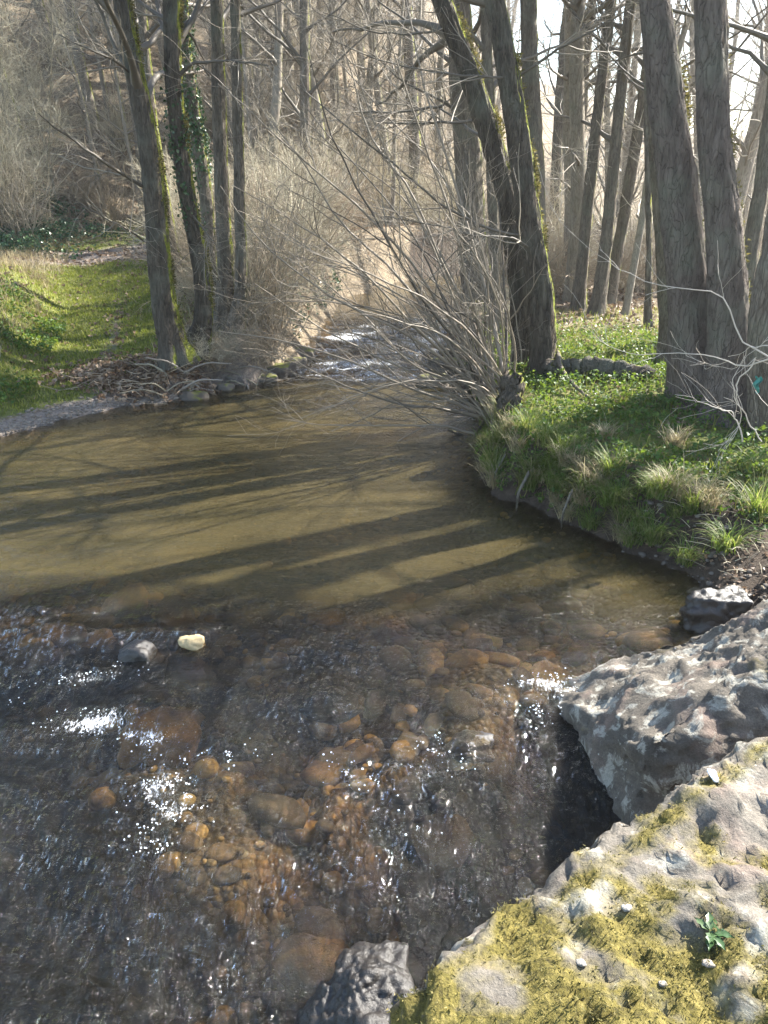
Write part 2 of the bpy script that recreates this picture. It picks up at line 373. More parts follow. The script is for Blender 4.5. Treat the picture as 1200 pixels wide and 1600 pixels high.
def mat_water():
    t = NT('water')
    co = t.geo_pos((1, 1, 1)); cs = t.geo_pos((1.0, 0.42, 1.0), (0, 0, math.radians(28)))
    cfar = t.geo_pos((0.7, 1.6, 1.0), (0, 0, math.radians(-8)))
    rough = t.attr('rough')
    a = t.noise(cs, 16, 5, 0.62, 0.6); b = t.noise(cfar, 7, 5, 0.6, 0.4); c_ = t.noise(co, 55, 3, 0.6)
    h = t.math('ADD', t.math('MULTIPLY', a, t.math('ADD', t.math('MULTIPLY', rough, 1.0), 0.10)),
               t.math('ADD', t.math('MULTIPLY', b, t.math('ADD', t.math('MULTIPLY', rough, 0.6), 0.22)),
                      t.math('MULTIPLY', c_, t.math('ADD', t.math('MULTIPLY', rough, 0.16), 0.02))))
    nb = t.bump(h, 1.0, 0.06)
    fr = t.n('ShaderNodeFresnel'); fr.inputs[0].default_value = 1.33; t.l(nb, fr.inputs['Normal'])
    tr = t.n('ShaderNodeBsdfTransparent'); t.l(t.ramp(t.attr('depth'), [(0.04, (.92, .84, .66)), (0.22, (.72, .58, .34)), (0.50, (.10, .09, .07))]), tr.inputs[0])
    df = t.n('ShaderNodeBsdfDiffuse'); t.l(nb, df.inputs['Normal'])
    t.l(t.mix(t.noise(t.geo_pos((0.45, 1.7, 1)), 1.3, 6), (0.22, 0.165, 0.07), (0.07, 0.068, 0.036)), df.inputs[0])
    body = t.n('ShaderNodeMixShader'); t.l(t.math('MULTIPLY', t.rng(t.attr('depth'), 0.05, 0.45, 0.03, 0.42), t.rng(rough, 0.1, 0.6, 1.0, 0.04)), body.inputs[0])
    t.l(tr.outputs[0], body.inputs[1]); t.l(df.outputs[0], body.inputs[2])
    gl = t.n('ShaderNodeBsdfGlossy'); gl.inputs['Roughness'].default_value = 0.06; t.l(nb, gl.inputs['Normal'])
    gl.inputs[0].default_value = (1, 1, 1, 1)
    m1 = t.n('ShaderNodeMixShader'); t.l(fr.outputs[0], m1.inputs[0]); t.l(body.outputs[0], m1.inputs[1]); t.l(gl.outputs[0], m1.inputs[2])
    fo = t.n('ShaderNodeBsdfDiffuse'); fo.inputs[0].default_value = (0.80, 0.82, 0.84, 1)
    fn = t.noise(cs, 42, 8, 0.82, 1.5)
    ff = t.rng(t.math('ADD', t.attr('foam'), t.math('MULTIPLY', t.math('SUBTRACT', fn, 0.5), 4.2)), 0.86, 1.2)
    m2 = t.n('ShaderNodeMixShader'); t.l(t.math('MULTIPLY', ff, 0.92), m2.inputs[0]); t.l(m1.outputs[0], m2.inputs[1]); t.l(fo.outputs[0], m2.inputs[2])
    return t.done(m2.outputs[0])
M_WATER = mat_water()
def mat_plain(name, c, rough=0.6):
    t = NT(name); n = t.noise(t.coord('Object'), 12, 4)
    return t.done(t.bsdf(t.mix(t.rng(n, 0.3, 0.7, 0, 0.5), c, tuple(x * 0.6 for x in c)), rough))
M_FOAM = mat_plain('foam_white', (0.85, 0.87, 0.88), 0.3)
M_CLOTH = mat_plain('teal_cloth', (0.06, 0.24, 0.20), 0.8)
M_TWIGD = mat_twig('twig_brown', (0.085, 0.066, 0.048), (0.25, 0.205, 0.15))
M_WOOD = mat_twig('bleached_wood', (0.30, 0.25, 0.20), (0.52, 0.46, 0.38))

# ------------------------------------------------------------------ terrain
LB = [(-40, 690), (0, 683), (60, 668), (130, 650), (200, 636), (262, 628), (310, 618), (345, 600), (400, 598), (440, 584), (462, 570), (476, 552), (490, 543)]
LE = [at_z(*p)[:2] for p in LB]
RB = [(700, 545), (720, 580), (742, 640), (752, 690), (748, 742), (790, 778), (850, 800), (905, 822), (965, 852), (1030, 872), (1080, 905), (1112, 962)]
RE = [at_z(*p)[:2] for p in RB]
far = [(-0.9, 19), (0.6, 23), (3.0, 27), (7, 31), (10, 33), (11, 30), (7.5, 27), (4.5, 23), (2.6, 19)]
RIVER = np.array([(-60, 4), (-25, 7), (-10, 7.6)] + [tuple(p) for p in LE] + far + [tuple(p) for p in RE]
                 + [(2.25, 3.6), (2.1, 2.8), (1.7, 2.0), (1.35, 1.0), (1.3, -1), (1.3, -30), (-60, -30)])
def river_sd(x, y):
    """>0 outside water, <0 inside"""
    d = np.full(x.shape, 1e9); ins = np.zeros(x.shape, bool)
    n = len(RIVER)
    for i in range(n):
        a, b = RIVER[i], RIVER[(i + 1) % n]
        ab = b - a; t = np.clip(((x - a[0]) * ab[0] + (y - a[1]) * ab[1]) / (ab @ ab), 0, 1)
        d = np.minimum(d, np.hypot(x - a[0] - t * ab[0], y - a[1] - t * ab[1]))
        c = ((a[1] > y) != (b[1] > y)) & (x < (b[0] - a[0]) * (y - a[1]) / (b[1] - a[1] + 1e-12) + a[0])
        ins ^= c
    return np.where(ins, -d, d) + 0.10 * fbm(x * 2.3, y * 2.3, 77, 4, .6) + .02
def water_z(x, y):
    near = -0.10 * sstep(4.6, 2.6, y + 0.15 * x)
    farr = 0.20 * sstep(11.5, 14.2, y)
    return near + farr
FOOT = np.array([(-60, 16), (-30, 17), (-9, 18.4), (-5.8, 22), (-3.2, 20), (-1.2, 22), (1, 27), (7, 42), (25, 62), (80, 85), (200, 120)], float)
def foot_d(x, y):
    yf = np.interp(x, FOOT[:, 0], FOOT[:, 1]); return y - yf
def track_x(y): return np.interp(y, [8, 9.6, 12, 15, 18, 21, 25], [-4.3, -3.85, -4.3, -5.1, -5.9, -6.3, -6.0])
def H(x, y):
    sd = river_sd(x, y)
    left = x < np.interp(y, [-30, 9, 14, 20, 30], [-2, -1.5, 0.0, 0.8, 8.5])
    # right bank plain
    zr = 0.50 + 0.012 * np.clip(y - 7, 0, 60) + 0.16 * np.exp(-((x - 3.2) ** 2 + (y - 8) ** 2) / 1.6) + 0.05 * fbm(x * .8, y * .8, 2, 3)
    near = sstep(6.2, 4.6, y); zr = zr * (1 - 0.55 * near * sstep(1.7, 2.4, x) * sstep(4.5, 2.3, x))
    pr = zr * sstep(0.0, 0.42, sd) ** 0.8
    # left side
    base = 0.05 + 0.118 * np.clip(y - 8.6, 0, 12)
    tx = track_x(y); dx = tx - x
    side = (0.62 * sstep(0.4, 1.7, dx) + 0.08 * np.clip(dx - 1.2, 0, 3)) * sstep(8.4, 10.6, y) * (1 - .75 * sstep(13.6, 16.2, y))
    mid = 0.06 * sstep(0.6, 1.4, x - tx) * sstep(9.5, 11, y) * sstep(19, 16, y)
    zl = base + side + mid + 0.09 * fbm(x * .9, y * .9, 7, 4) * sstep(0.3, 1.5, sd)
    zl = zl + 0.12 * np.exp(-((x + 2.45) ** 2 + (y - 10.3) ** 2) / 0.55) + 0.15 * np.exp(-((x + 1.8) ** 2 + (y - 11) ** 2) / 0.8)
    pl = zl * sstep(0.0, 1.1 - .7 * sstep(-3.3, -2.7, x), sd) + 0.02
    steep = sstep(11.5, 13, y); pl = pl * (1 - steep) + steep * (zl * sstep(0, 0.5, sd) + 0.02)
    z = np.where(left, pl, pr)
    fd = foot_d(x, y)
    hill = np.where(fd > 0, 0.62 * (np.sqrt(fd ** 2 + 1.2) - 1.09), 0)
    cap = np.interp(x, [-40, -5, 10, 20, 30, 70], [27, 25, 18, 12, 8, 7])
    hill = cap * (1 - np.exp(-hill / cap))
    z = z + hill * (1 + 0.12 * fbm(x * .12, y * .12, 3, 3)) + 0.25 * fbm(x * .35, y * .35, 9, 3) * sstep(0, 4, fd)
    nr = sstep(4.6, 3.2, y + 0.15 * x)
    bed = -np.minimum(-sd * 0.55, 0.32 + 0.08 * fbm(x * .7, y * .7, 1, 3) + nr * (0.13 + 0.62 * fbm(x * .75 + 3, y * .75, 12, 4))) - 0.01
    bed = np.minimum(bed, -0.05 - 0.10 * nr)
    riff = sstep(4.8, 4.2, y + 0.15 * x) * sstep(3.2, 4.0, y + .15 * x) * 0.16 + sstep(11.3, 13.5, y) * 0.22
    bed = bed + riff * 0.6 + 0.03 * fbm(x * 3, y * 3, 4, 3)
    bed = np.minimum(bed, water_z(x, y) - 0.05 * sstep(0.05, 0.3, -sd))
    z = np.where(sd < 0, bed, z + water_z(x, y) * np.exp(-np.clip(sd, 0, 9)))
    return z
def h1(x, y): return float(H(np.array([x], float), np.array([y], float))[0])
def gp(px, py):
    """ground point seen at a pixel"""
    d = ray(px, py); ts = np.linspace(2, 60, 1200)
    zz = CAMZ + d[2] * ts; hh = H(d[0] * ts, d[1] * ts)
    i = int(np.argmax(zz < hh)); 
    return np.array([d[0] * ts[i], d[1] * ts[i], hh[i]])

def grid_mesh(xs_f, ys, cols_n):
    """rows at ys, x from lo(y) to hi(y)"""
    u = np.linspace(0, 1, cols_n)
    Y = np.repeat(ys[:, None], cols_n, 1)
    lo, hi = xs_f(ys); X = lo[:, None] * (1 - u) + hi[:, None] * u
    r, c = np.meshgrid(np.arange(len(ys) - 1), np.arange(cols_n - 1), indexing='ij')
    i = r * cols_n + c
    F = np.stack([i, i + 1, i + cols_n + 1, i + cols_n], -1).reshape(-1, 4)
    return X.ravel(), Y.ravel(), F
def masks(x, y, z, sd):
    fd = foot_d(x, y); tx = track_x(y)
    leftside = x < np.interp(y, [-30, 9, 14, 20], [-2, -1.5, 0.0, 0.8])
    tr = np.exp(-((x - tx) / 1.1) ** 2) * sstep(8.5, 9.8, y) * sstep(26, 19, y)
    gl = np.where(leftside, np.clip(tr * 1.0 + 0.30 * sstep(-3.9, -5.2, x) * sstep(13, 9.0, y) + 0.35 * sstep(22, 17, y) * sstep(-1.8, -4, x), 0, 1), 0)
    gr = np.where(~leftside, 0.85 * np.exp(-((x - 3.0) / 2.4) ** 2 - ((y - 8.5) / 3.2) ** 2) + 0.35 * sstep(20, 10, y), 0)
    grass = np.clip(gl + gr, 0, 1) * sstep(0.15, 0.7, sd) * sstep(2.5, 0, fd)
    mud = np.where(leftside, 0.25 * sstep(0.5, 0.1, sd), sstep(0.55, 0.2, sd) + sstep(6.4, 4.8, y) * 0.8) * (sd > -0.2)
    # pale path that crosses at the hill foot, gravel shore, worn track line
    py_ = np.interp(x, [-40, -9, -7, -5.5, -3], [15.6, 16.6, 17.3, 18.6, 20.0])
    path = 1.15 * np.exp(-((y - py_) / 1.0) ** 2) * sstep(-2.5, -4.5, x)
    shore = leftside * sstep(0.6, 0.3, sd) * sstep(-4.9, -4.2, x) * sstep(12, 10.5, y)
    worn = leftside * 0.5 * np.exp(-((x - tx - 0.25) / 0.14) ** 2) * sstep(18, 12, y) * sstep(9, 10, y)
    return grass, mud, np.clip(np.maximum(np.maximum(path, shore), worn), 0, 1)
ys = np.concatenate([np.linspace(-30, 0, 12), np.linspace(0.4, 6, 60), 6 + np.cumsum(np.linspace(0.055, 0.35, 150)), 37 + np.cumsum(np.linspace(.6, 9, 20))])
ys = np.unique(ys)
X, Y, F = grid_mesh(lambda y: (-(6 + np.clip(y, 0, None) * 1.0 + np.clip(y - 40, 0, None)), 6 + np.clip(y, 0, None) * 1.0 + np.clip(y - 40, 0, None)), ys, 320)
SD = river_sd(X, Y); Z = H(X, Y)
g_, m_, p_ = masks(X, Y, Z, SD)
V = np.stack([X, Y, Z], -1)
inside = SD[F].max(1) < -0.02
def submesh(V, F, at):
    u, inv = np.unique(F, return_inverse=True)
    return V[u], inv.reshape(F.shape), {k: a[u] for k, a in at.items()}
v, f, a = submesh(V, F[~inside], {'grass': g_, 'mud': m_, 'path': p_})
ground = link('ground', make_mesh('ground', v, f, [M_GROUND], True, a), kind='structure')
v, f, a = submesh(V, F[inside], {'mud': m_})
bed = link('riverbed', make_mesh('riverbed', v, f, [M_BED], True), kind='structure')

# ------------------------------------------------------------------ water
def blob(px, py, rx, ry, x, y, ang=0.0):
    p = at_z(px, py, 0); c, s = math.cos(ang), math.sin(ang)
    dx, dy = x - p[0], y - p[1]; u = dx * c + dy * s; w = -dx * s + dy * c
    return np.exp(-(u / rx) ** 2 - (w / ry) ** 2)
FOAM_AND_GLINTS = [(150, 1112, .26, .12, .1, 1.0), (225, 1135, .20, .07, -.2, .9), (245, 1205, .13, .13, .9, .9), (265, 1240, .14, .08, .3, .85), (235, 1290, .10, .16, 1.2, .55),
         (140, 1045, .28, .07, .2, .75), (60, 1080, .3, .05, .2, .45), (345, 1165, .16, .06, .2, .55), (850, 1062, .20, .06, .1, 1.05), (895, 1080, .18, .07, -.2, .95), (845, 1105, .12, .1, .8, .6),
         (640, 1185, .35, .25, 1.0, .50), (600, 1260, .3, .35, 1.1, .47), (560, 1200, .1, .2, 1.0, .55), (690, 1160, .12, .2, 1.0, .55), (520, 1320, .08, .2, 1.1, .5), (360, 1500, .08, .15, 1.1, .5), (540, 1100, .2, .1, .3, .42), (720, 1310, .12, .12, .6, .42), (450, 1130, .15, .08, .4, .45),  # mid-riffle flecks: foam white strengthened to stand in for sun glints
         (560, 572, 1.6, .30, 0, .8), (600, 592, 1.4, .12, 0, .9), (500, 578, .9, .16, 0, .9), (650, 548, .9, .5, 0, .8), (540, 556, .8, .15, 0, .6), (560, 665, .8, .10, 0.1, .50), (470, 668, .3, .06, 0, .4),
         (800, 950, .25, .05, .3, .35), (95, 985, .4, .04, .2, .25)]
wy = np.concatenate([np.linspace(-4, 0.8, 12), 0.9 + np.cumsum(np.linspace(0.010, 0.10, 420))])
wy = wy[wy < 33]
X, Y, F = grid_mesh(lambda y: (np.where(y < 1, -6.0, -(1.2 + 0.62 * y) - 0.3), np.where(y < 1, 3.0, 0.9 + 0.52 * y)), wy, 430)
# beyond the frame the water goes on as a coarse apron
foam = np.zeros_like(X)
for (px, py, rx, ry, an, am) in FOAM_AND_GLINTS: foam = np.maximum(foam, am * blob(px, py, rx, ry, X, Y, an))
rf = sstep(5.0, 3.8, Y + 0.15 * X) * (0.75 + 0.25 * fbm(X * 1.4, Y * 1.4, 6, 2)) + 0.9 * sstep(10.8, 11.6, Y) * sstep(17, 14.5, Y)
rf = rf + 0.35 * np.exp(-((Y - 9.8) / 0.5) ** 2 - ((X + 0.2) / 1.2) ** 2) + 0.4 * blob(800, 930, .7, .5, X, Y)
rf = np.clip(rf, 0, 1)
foam = np.maximum(foam, (.55 + .75 * fbm(X * .8, Y * 2.8, 71, 4)) * sstep(10.7, 11.4, Y) * sstep(16, 14.3, Y))
wav_far = 0.05 * fbm(X * 1.6, Y * 3.5, 72, 4) * sstep(10.8, 11.8, Y) * sstep(17, 15, Y)
th = math.radians(28); U = X * math.cos(th) + Y * math.sin(th); W = -X * math.sin(th) + Y * math.cos(th)
wav = 0.040 * fbm(U * 3.0 + 1.1 * perlin(X, Y, 1), W * 1.7, 3, 3, 0.5) * rf * (.6 + .8 * sstep(-.3, .5, perlin(X * .9, Y * .9, 33)))
wav = wav + 0.013 * (.35 + 1.1 * sstep(-.25, .45, perlin(X * 1.1, Y * 1.1, 44)) + 2.0 * blob(650, 1210, .45, .5, X, Y) + 1.0 * blob(420, 1330, .6, .5, X, Y) + 1.2 * blob(850, 1075, .3, .2, X, Y)) * (1 - 2 * np.abs(fbm(U * 9 + 1.5 * perlin(X * 2, Y * 2, 5), W * 4.2, 7, 4, 0.62))) * rf * sstep(9, 4, Y)
wav = wav + (0.007 * fbm(X * 1.4, Y * 4.5, 8, 4) + .003 * fbm(X * 4, Y * 12, 81, 3)) * (1 - rf) + 0.004 * perlin(X * .7, Y * 2.2, 2)
Zw = water_z(X, Y) + wav + wav_far
Zb = H(X, Y)
SDw = river_sd(X, Y)
# water heaps up over shallow stones
HUMPS = [(240, 1090, .30, .22, .06), (490, 1085, .28, .15, .05), (590, 1150, .22, .16, .035), (730, 1140, .22, .12, .04), (770, 1065, .2, .14, .03), (330, 1140, .18, .12, .03), (90, 985, .5, .10, .035), (260, 985, .35, .08, .03)]
for (px, py, rx, ry, am) in HUMPS: Zw = Zw + am * blob(px, py, rx, ry, X, Y)
dep = np.clip(Zw - Zb, 0, 1)
V = np.stack([X, Y, Zw], -1)
keep = (SDw[F].min(1) < 0.12)
v, f, a = submesh(V, F[keep], {'foam': foam, 'rough': rf, 'depth': dep})
water = link('water', make_mesh('water', v, f, [M_WATER], True, a), kind='structure')

# ------------------------------------------------------------------ rocks
_ico = {}
def ico(sub):
    if sub not in _ico:
        import bmesh
        bm = bmesh.new(); bmesh.ops.create_icosphere(bm, subdivisions=sub, radius=1)
        V = np.array([v.co[:] for v in bm.verts]); F = np.array([[v.index for v in f.verts] for f in bm.faces]); bm.free()
        _ico[sub] = (V, F)
    return _ico[sub]
def vnormals(V, F):
    n = np.cross(V[F[:, 1]] - V[F[:, 0]], V[F[:, 2]] - V[F[:, 0]]); N = np.zeros_like(V)
    for k in range(3): np.add.at(N, F[:, k], n)
    return norm(N)
def rock_from_planes(sub, planes, k=14.0):
    """planes: list of (nx,ny,nz,d) half-spaces round the origin; soft intersection"""
    D, F = ico(sub); r = np.zeros(len(D))
    for (a, b, c, d) in planes:
        n = np.array([a, b, c], float); n /= np.linalg.norm(n)
        r += np.clip((D @ n) / d, 1e-3, None) ** k
    r = r ** (-1.0 / k)
    return D * r[:, None], F
def rand_rock(sub, seed, sx=1, sy=1, sz=0.6, n=11, k=10, amp=0.05):
    g = rng(seed); pl = [(*norm(g.normal(size=3)), 0.75 + 0.35 * g.random()) for _ in range(n)]
    pl += [(1, 0, 0, 1), (-1, 0, 0, 1), (0, 1, 0, 1), (0, -1, 0, 1), (0, 0, 1, .9), (0, 0, -1, .9)]
    V, F = rock_from_planes(sub, pl, k)
    V = V * (1 + amp * fbm(V[:, 0] * 2 + seed, V[:, 1] * 2, V[:, 2] * 2, 4)[:, None] * 2)
    return V * np.array([sx, sy, sz]), F

def boulder(name, centre, planes, mat, amp, moss_fn, label, cat, strat=(0, 0, 1), sub=7, seed=0, warp=0.06):
    V, F = rock_from_planes(sub, planes, 16)
    x, y, z = V.T
    V = V + warp * np.stack([fbm(x * 1.6 + 3, y * 1.6, z * 1.6 + seed, 4), fbm(x * 1.6 + 31, y * 1.6 + 7, z * 1.6 + seed, 4), fbm(x * 1.6 + 61, y * 1.6, z * 1.6 + seed + 9, 4)], -1)
    N = vnormals(V, F); x, y, z = V.T
    s = np.array(strat, float); s /= np.linalg.norm(s)
    q = V @ s
    lay = q * 11 + 1.4 * fbm(x * 2, y * 2, z * 2 + seed, 3); fr = lay - np.floor(lay)
    led = 1 - np.exp(-((fr - 0.5) / 0.10) ** 2)
    rid = 1 - np.abs(fbm(x * 4.5, y * 4.5, z * 4.5 + seed, 5))
    pit = sstep(.28, .5, fbm(x * 9 + 9, y * 9, z * 9 + seed, 3)) + .6 * sstep(.3, .5, fbm(x * 22, y * 22, z * 22, 2))
    crk = np.exp(-(fbm(x * 2.2 + 5, y * 2.2, z * 2.2 + seed, 4) / .018) ** 2)
    tq = fbm(x * 2.1 + 11, y * 2.1, z * 2.1 + seed, 5, .55) * 3.2; tf = tq - np.floor(tq); ter = np.floor(tq) + sstep(.80, 1.0, tf)
    tq2 = fbm(x * 6 + 1, y * 6, z * 6 + seed, 4, .55) * 2.6; tf2 = tq2 - np.floor(tq2); ter2 = np.floor(tq2) + sstep(.75, 1.0, tf2)
    disp = amp * (-.18 * pit - .9 * crk + .55 * ter + .28 * ter2 + 0.5 * rid ** 2 + 0.35 * led * (np.abs(N @ s) < 0.75) + 0.22 * fbm(x * 15, y * 15, z * 15, 4, 0.6))
    V = V + N * (disp - amp)[:, None]
    N = vnormals(V, F)
    W = V + np.array(centre)
    ms = moss_fn(W, N)
    o = link(name, make_mesh(name, V, F, [mat], True, {'moss': ms}), None, tuple(centre), label, cat)
    return o, V, F, N, ms

def fluff(g, P, N, size, lean=0.6, w=0.3):
    """small single-triangle blades at points P with normals N"""
    n = len(P); d = norm(N + g.normal(size=(n, 3)) * lean); s = norm(np.cross(d, g.normal(size=(n, 3))))
    L = (size[0] + (size[1] - size[0]) * g.random(n))[:, None]
    V = np.stack([P - s * L * w, P + s * L * w, P + d * L], 1)
    return V.reshape(-1, 3), np.arange(n * 3).reshape(-1, 3), np.repeat(g.random(n), 3)

# slab with moss in the lower right corner
cA = np.array([1.25, 1.10, 0.42])
plA = [(-0.04, 0.03, 1, 0.545), (-0.62, 0.78, 0.14, 0.95), (-1, -0.25, 0.16, 1.20), (1, 0.1, 0.1, 1.4), (0.1, -1, 0, 1.5), (-0.10, 1, 0.05, 1.02), (0, 0, -1, 0.7)]
def mossA(W, N):
    m = 0.58 + 0.75 * fbm(W[:, 0] * 4.2, W[:, 1] * 4.2, 3, 5, 0.6)
    m = m * sstep(0.15, 0.5, N[:, 2]) - 0.55 * sstep(1.45, 1.75, W[:, 1] - 0.15 * (W[:, 0] - 0.7)) + 0.12 * sstep(1.5, 1.2, W[:, 1])
    m = np.maximum(m, (0.62 + 0.3 * fbm(W[:, 0] * 9, W[:, 1] * 9, 5, 2)) * np.exp(-((W[:, 1] - 0.72 * W[:, 0] - 1.15) / 0.06) ** 2) * sstep(0, 0.4, N[:, 2]))
    return np.clip(m, 0, 1)
oA, VA, FA, NA, mA = boulder('mossy_boulder', cA, plA, M_BOULDER2, 0.027, mossA, 'large pale boulder with yellow-green moss, nearest the camera at the lower right', 'boulder', (0.25, 0.3, 0.9), 7, 2)
g = rng(21)
w_ = np.clip(mA - 0.38, 0, 1) ** 1.4 * ((VA + cA)[:, 1] > 0.7) * ((VA + cA)[:, 0] < 1.9); w_ = w_ / w_.sum()
idx = g.choice(len(VA), 70000, p=w_)
P = VA[idx] + g.normal(size=(len(idx), 3)) * 0.006
v, f, a = fluff(g, P, NA[idx], (0.004, 0.011), 0.9, 0.22)
G = Geo(); G.add(v, f, a); link('moss', G.mesh('moss', [M_MOSS], False), oA, kind='stuff')
# small stones bedded in the slab's top
TOPA = [(905, 1498), (1030, 1525), (1110, 1495), (990, 1418)]
def on_mesh(V, N, px, py, c):
    d = ray(px, py); d = d / np.linalg.norm(d); o = np.array([0, 0, CAMZ]); W = V + c
    r = W - o; t = r @ d; dist = np.linalg.norm(r - t[:, None] * d, axis=1)
    k = np.where((dist < 0.02) & (NA_up(N)))[0]
    if len(k) == 0: k = np.array([np.argmin(dist)])
    j = k[np.argmin(t[k])]; return V[j], N[j]
def NA_up(N): return N[:, 2] > -0.2
for i, (px, py) in enumerate(TOPA):
    p, n = on_mesh(VA, NA, px, py, cA)
    s = 0.006 + 0.010 * g.random()
    v, f = rand_rock(3, 100 + i, s * 1.3, s, s * 0.35, amp=.12)
    o = link('stone', make_mesh('stone', v, f, [M_CHIP if i % 3 else M_QUARTZ], True), oA, tuple(p + n * 0.003))
# rounded grey boulder behind it
cB = np.array([2.32, 3.22, -0.13])
plB = [(0.08, -0.92, 0.38, 0.57), (-0.45, 0.30, 0.84, 0.83), (-0.96, -0.20, 0.05, 1.37), (0, -1, 0.1, 0.98), (1, 0, 0, 1.3), (0, 1, 0.2, 0.60), (0, 0, -1, 0.6), (0.1, -0.45, 0.9, 0.86)]
def mossB(W, N):
    e = np.exp(-((W[:, 0] - 0.85) / 0.28) ** 2) * sstep(0.35, 0.55, W[:, 2]) * (N[:, 1] > -0.2)
    m = e * (0.75 + 0.5 * fbm(W[:, 0] * 6, W[:, 1] * 6, 3, 3)) + 0.35 * (fbm(W[:, 0] * 3, W[:, 1] * 3, W[:, 2] * 3, 3) > 0.5)
    return np.clip(m, 0, 1)
oB, VB, FB, NB, mB = boulder('grey_boulder', cB, plB, M_BOULDER, 0.026, mossB, 'big grey lichened boulder standing in the water behind the mossy one', 'boulder', (0.3, -0.2, 0.9), 7, 5)
# wet black rock at the bottom edge
p = at_z(570, 1545, 0.15)
v, f = rand_rock(6, 35, 0.19, 0.21, 0.27, 9, 26, 0.05)
N = vnormals(v, f); v = v + N * (0.016 * (fbm(v[:, 0] * 12, v[:, 1] * 12, v[:, 2] * 20, 5, .6)))[:, None]
link('wet_rock', make_mesh('wet_rock', v, f, [M_WETROCK], True), None, (p[0] - 0.05, p[1] + 0.0, -0.09), 'wet black pointed rock in the water at the bottom edge, left of the mossy boulder', 'rock')
p = at_z(1128, 965, 0.05)
v, f = rand_rock(5, 37, 0.22, 0.16, 0.16, 14, 14, 0.12)
link('wet_rock', make_mesh('wet_rock', v, f, [M_WETROCK], True), None, tuple(p + [0, 0.05, 0]), 'dark layered rock at the muddy edge just above the grey boulder', 'rock')
for (px, py, sx, sz, m, z, lab) in [(298, 1003, .075, .045, M_YELLOW, .02, 'small bright yellow stone breaking the surface of the riffle'),
                               (212, 1014, .10, .08, M_WETROCK, .0, 'black wet stone left of the yellow stone'),
                               (520, 1080, .17, .07, M_WETROCK, -.045, 'dark stone just breaking the surface in the middle of the riffle'),
                               (735, 1145, .12, .07, M_WETROCK, -.02, 'black stone awash left of the grey boulder'),
                               (238, 1100, .24, .12, M_BEDST, -.12, 'broad brown stone with water running over it beside the white foam'),
                               (1085, 925, .05, .03, M_BEDST, .0, 'pale pebble on the mud edge left of the dark layered rock')]:
    p = at_z(px, py, 0); v, f = rand_rock(4, int(px), sx, sx * 0.75, sz, amp=.08)
    link('river_stone', make_mesh('river_stone', v, f, [m], True), None, (p[0], p[1], float(water_z(p[0], p[1])) + z), lab, 'stone', 'stones standing out of the riffle')

# riverbed stones: the 300 largest-looking are parts of the riverbed, the rest one mass
shapes = []
for i in range(10):
    v, f = rand_rock(2, 200 + i, 1, 0.75, 0.42, 8, 8, 0.05); shapes.append(make_mesh('stone', v, f, [M_BEDST], True))
g = rng(77)
c = 0
def bed_pt(px, py):
    p = at_z(px, py, -0.2); return p
pts = []
while len(pts) < 300:
    px = g.uniform(0, 1110); py = g.choice([g.uniform(880, 1060), g.uniform(1000, 1600), g.uniform(860, 1200)])
    p = bed_pt(px, py)
    if river_sd(p[0:1], p[1:2])[0] < -0.12: pts.append(p)
for p in pts:
    s = float(np.clip(g.lognormal(math.log(0.075), 0.42), 0.035, 0.22))
    o = link('stone', shapes[g.integers(10)], bed, (p[0], p[1], h1(p[0], p[1]) + s * 0.12))
    o.rotation_euler = (g.normal() * .2, g.normal() * .2, g.uniform(0, 6.28)); o.scale = (s, s, s * g.uniform(.7, 1.2))
D2, F2 = ico(2)
def pebble_mass(xy, size, g, flat=0.5, zoff=0.2, sub=2):
    D2, F2 = ico(sub)
    n = len(xy); s = size[0] * (size[1] / size[0]) ** (g.random(n) ** 2)
    z = H(xy[:, 0], xy[:, 1]); a = g.uniform(0, 6.28, n)
    ax = g.uniform(.7, 1.2, (n, 2))
    B = D2[None] * (1 + 0.22 * g.normal(size=(n, 1, 3)) * 0.5) * np.stack([ax[:, 0], ax[:, 1], np.full(n, flat)], -1)[:, None, :]
    ca, sa = np.cos(a)[:, None], np.sin(a)[:, None]
    V = np.stack([B[..., 0] * ca - B[..., 1] * sa, B[..., 0] * sa + B[..., 1] * ca, B[..., 2]], -1) * s[:, None, None]
    V = V + np.stack([xy[:, 0], xy[:, 1], z + s * zoff], -1)[:, None, :]
    Fs = (F2[None] + (np.arange(n) * len(D2))[:, None, None]).reshape(-1, 3)
    return V.reshape(-1, 3), Fs, np.repeat(g.random(n), len(D2))
xy = np.stack([g.uniform(-4.5, 3.0, 9000), 1.2 + 7.5 * g.random(9000) ** 1.3], -1)
sd = river_sd(xy[:, 0], xy[:, 1]); xy = xy[(sd < -0.05) & (np.abs(xy[:, 0]) < 0.62 * xy[:, 1] + 0.8)][:2200]
v, f, a = pebble_mass(xy, (0.015, 0.075), g)
G = Geo(); G.add(v, f, a); link('pebbles', G.mesh('pebbles', [M_BEDSTA], True), bed, kind='stuff')
xy = np.stack([g.uniform(-6.5, -1.5, 14000), g.uniform(7.5, 10.8, 14000)], -1)
sd = river_sd(xy[:, 0], xy[:, 1]); k = (sd > -0.1) & (sd < 0.55) & (g.random(len(sd)) < 1 - np.clip(sd, 0, 1)); xy = xy[k][:2200]
v, f, a = pebble_mass(xy, (0.01, 0.035), g, sub=1)
G = Geo(); G.add(v, f, a); link('shore_gravel', G.mesh('shore_gravel', [M_GRAVEL], True), label='grey gravel along the left waterline below the track', cat='gravel', kind='stuff')
xy = np.stack([g.uniform(1.2, 3.6, 9000), g.uniform(3.2, 6.2, 9000)], -1)
sd = river_sd(xy[:, 0], xy[:, 1]); k = (sd > -0.25) & (sd < 0.35); xy = xy[k][:500]
v, f, a = pebble_mass(xy, (0.008, 0.03), g)
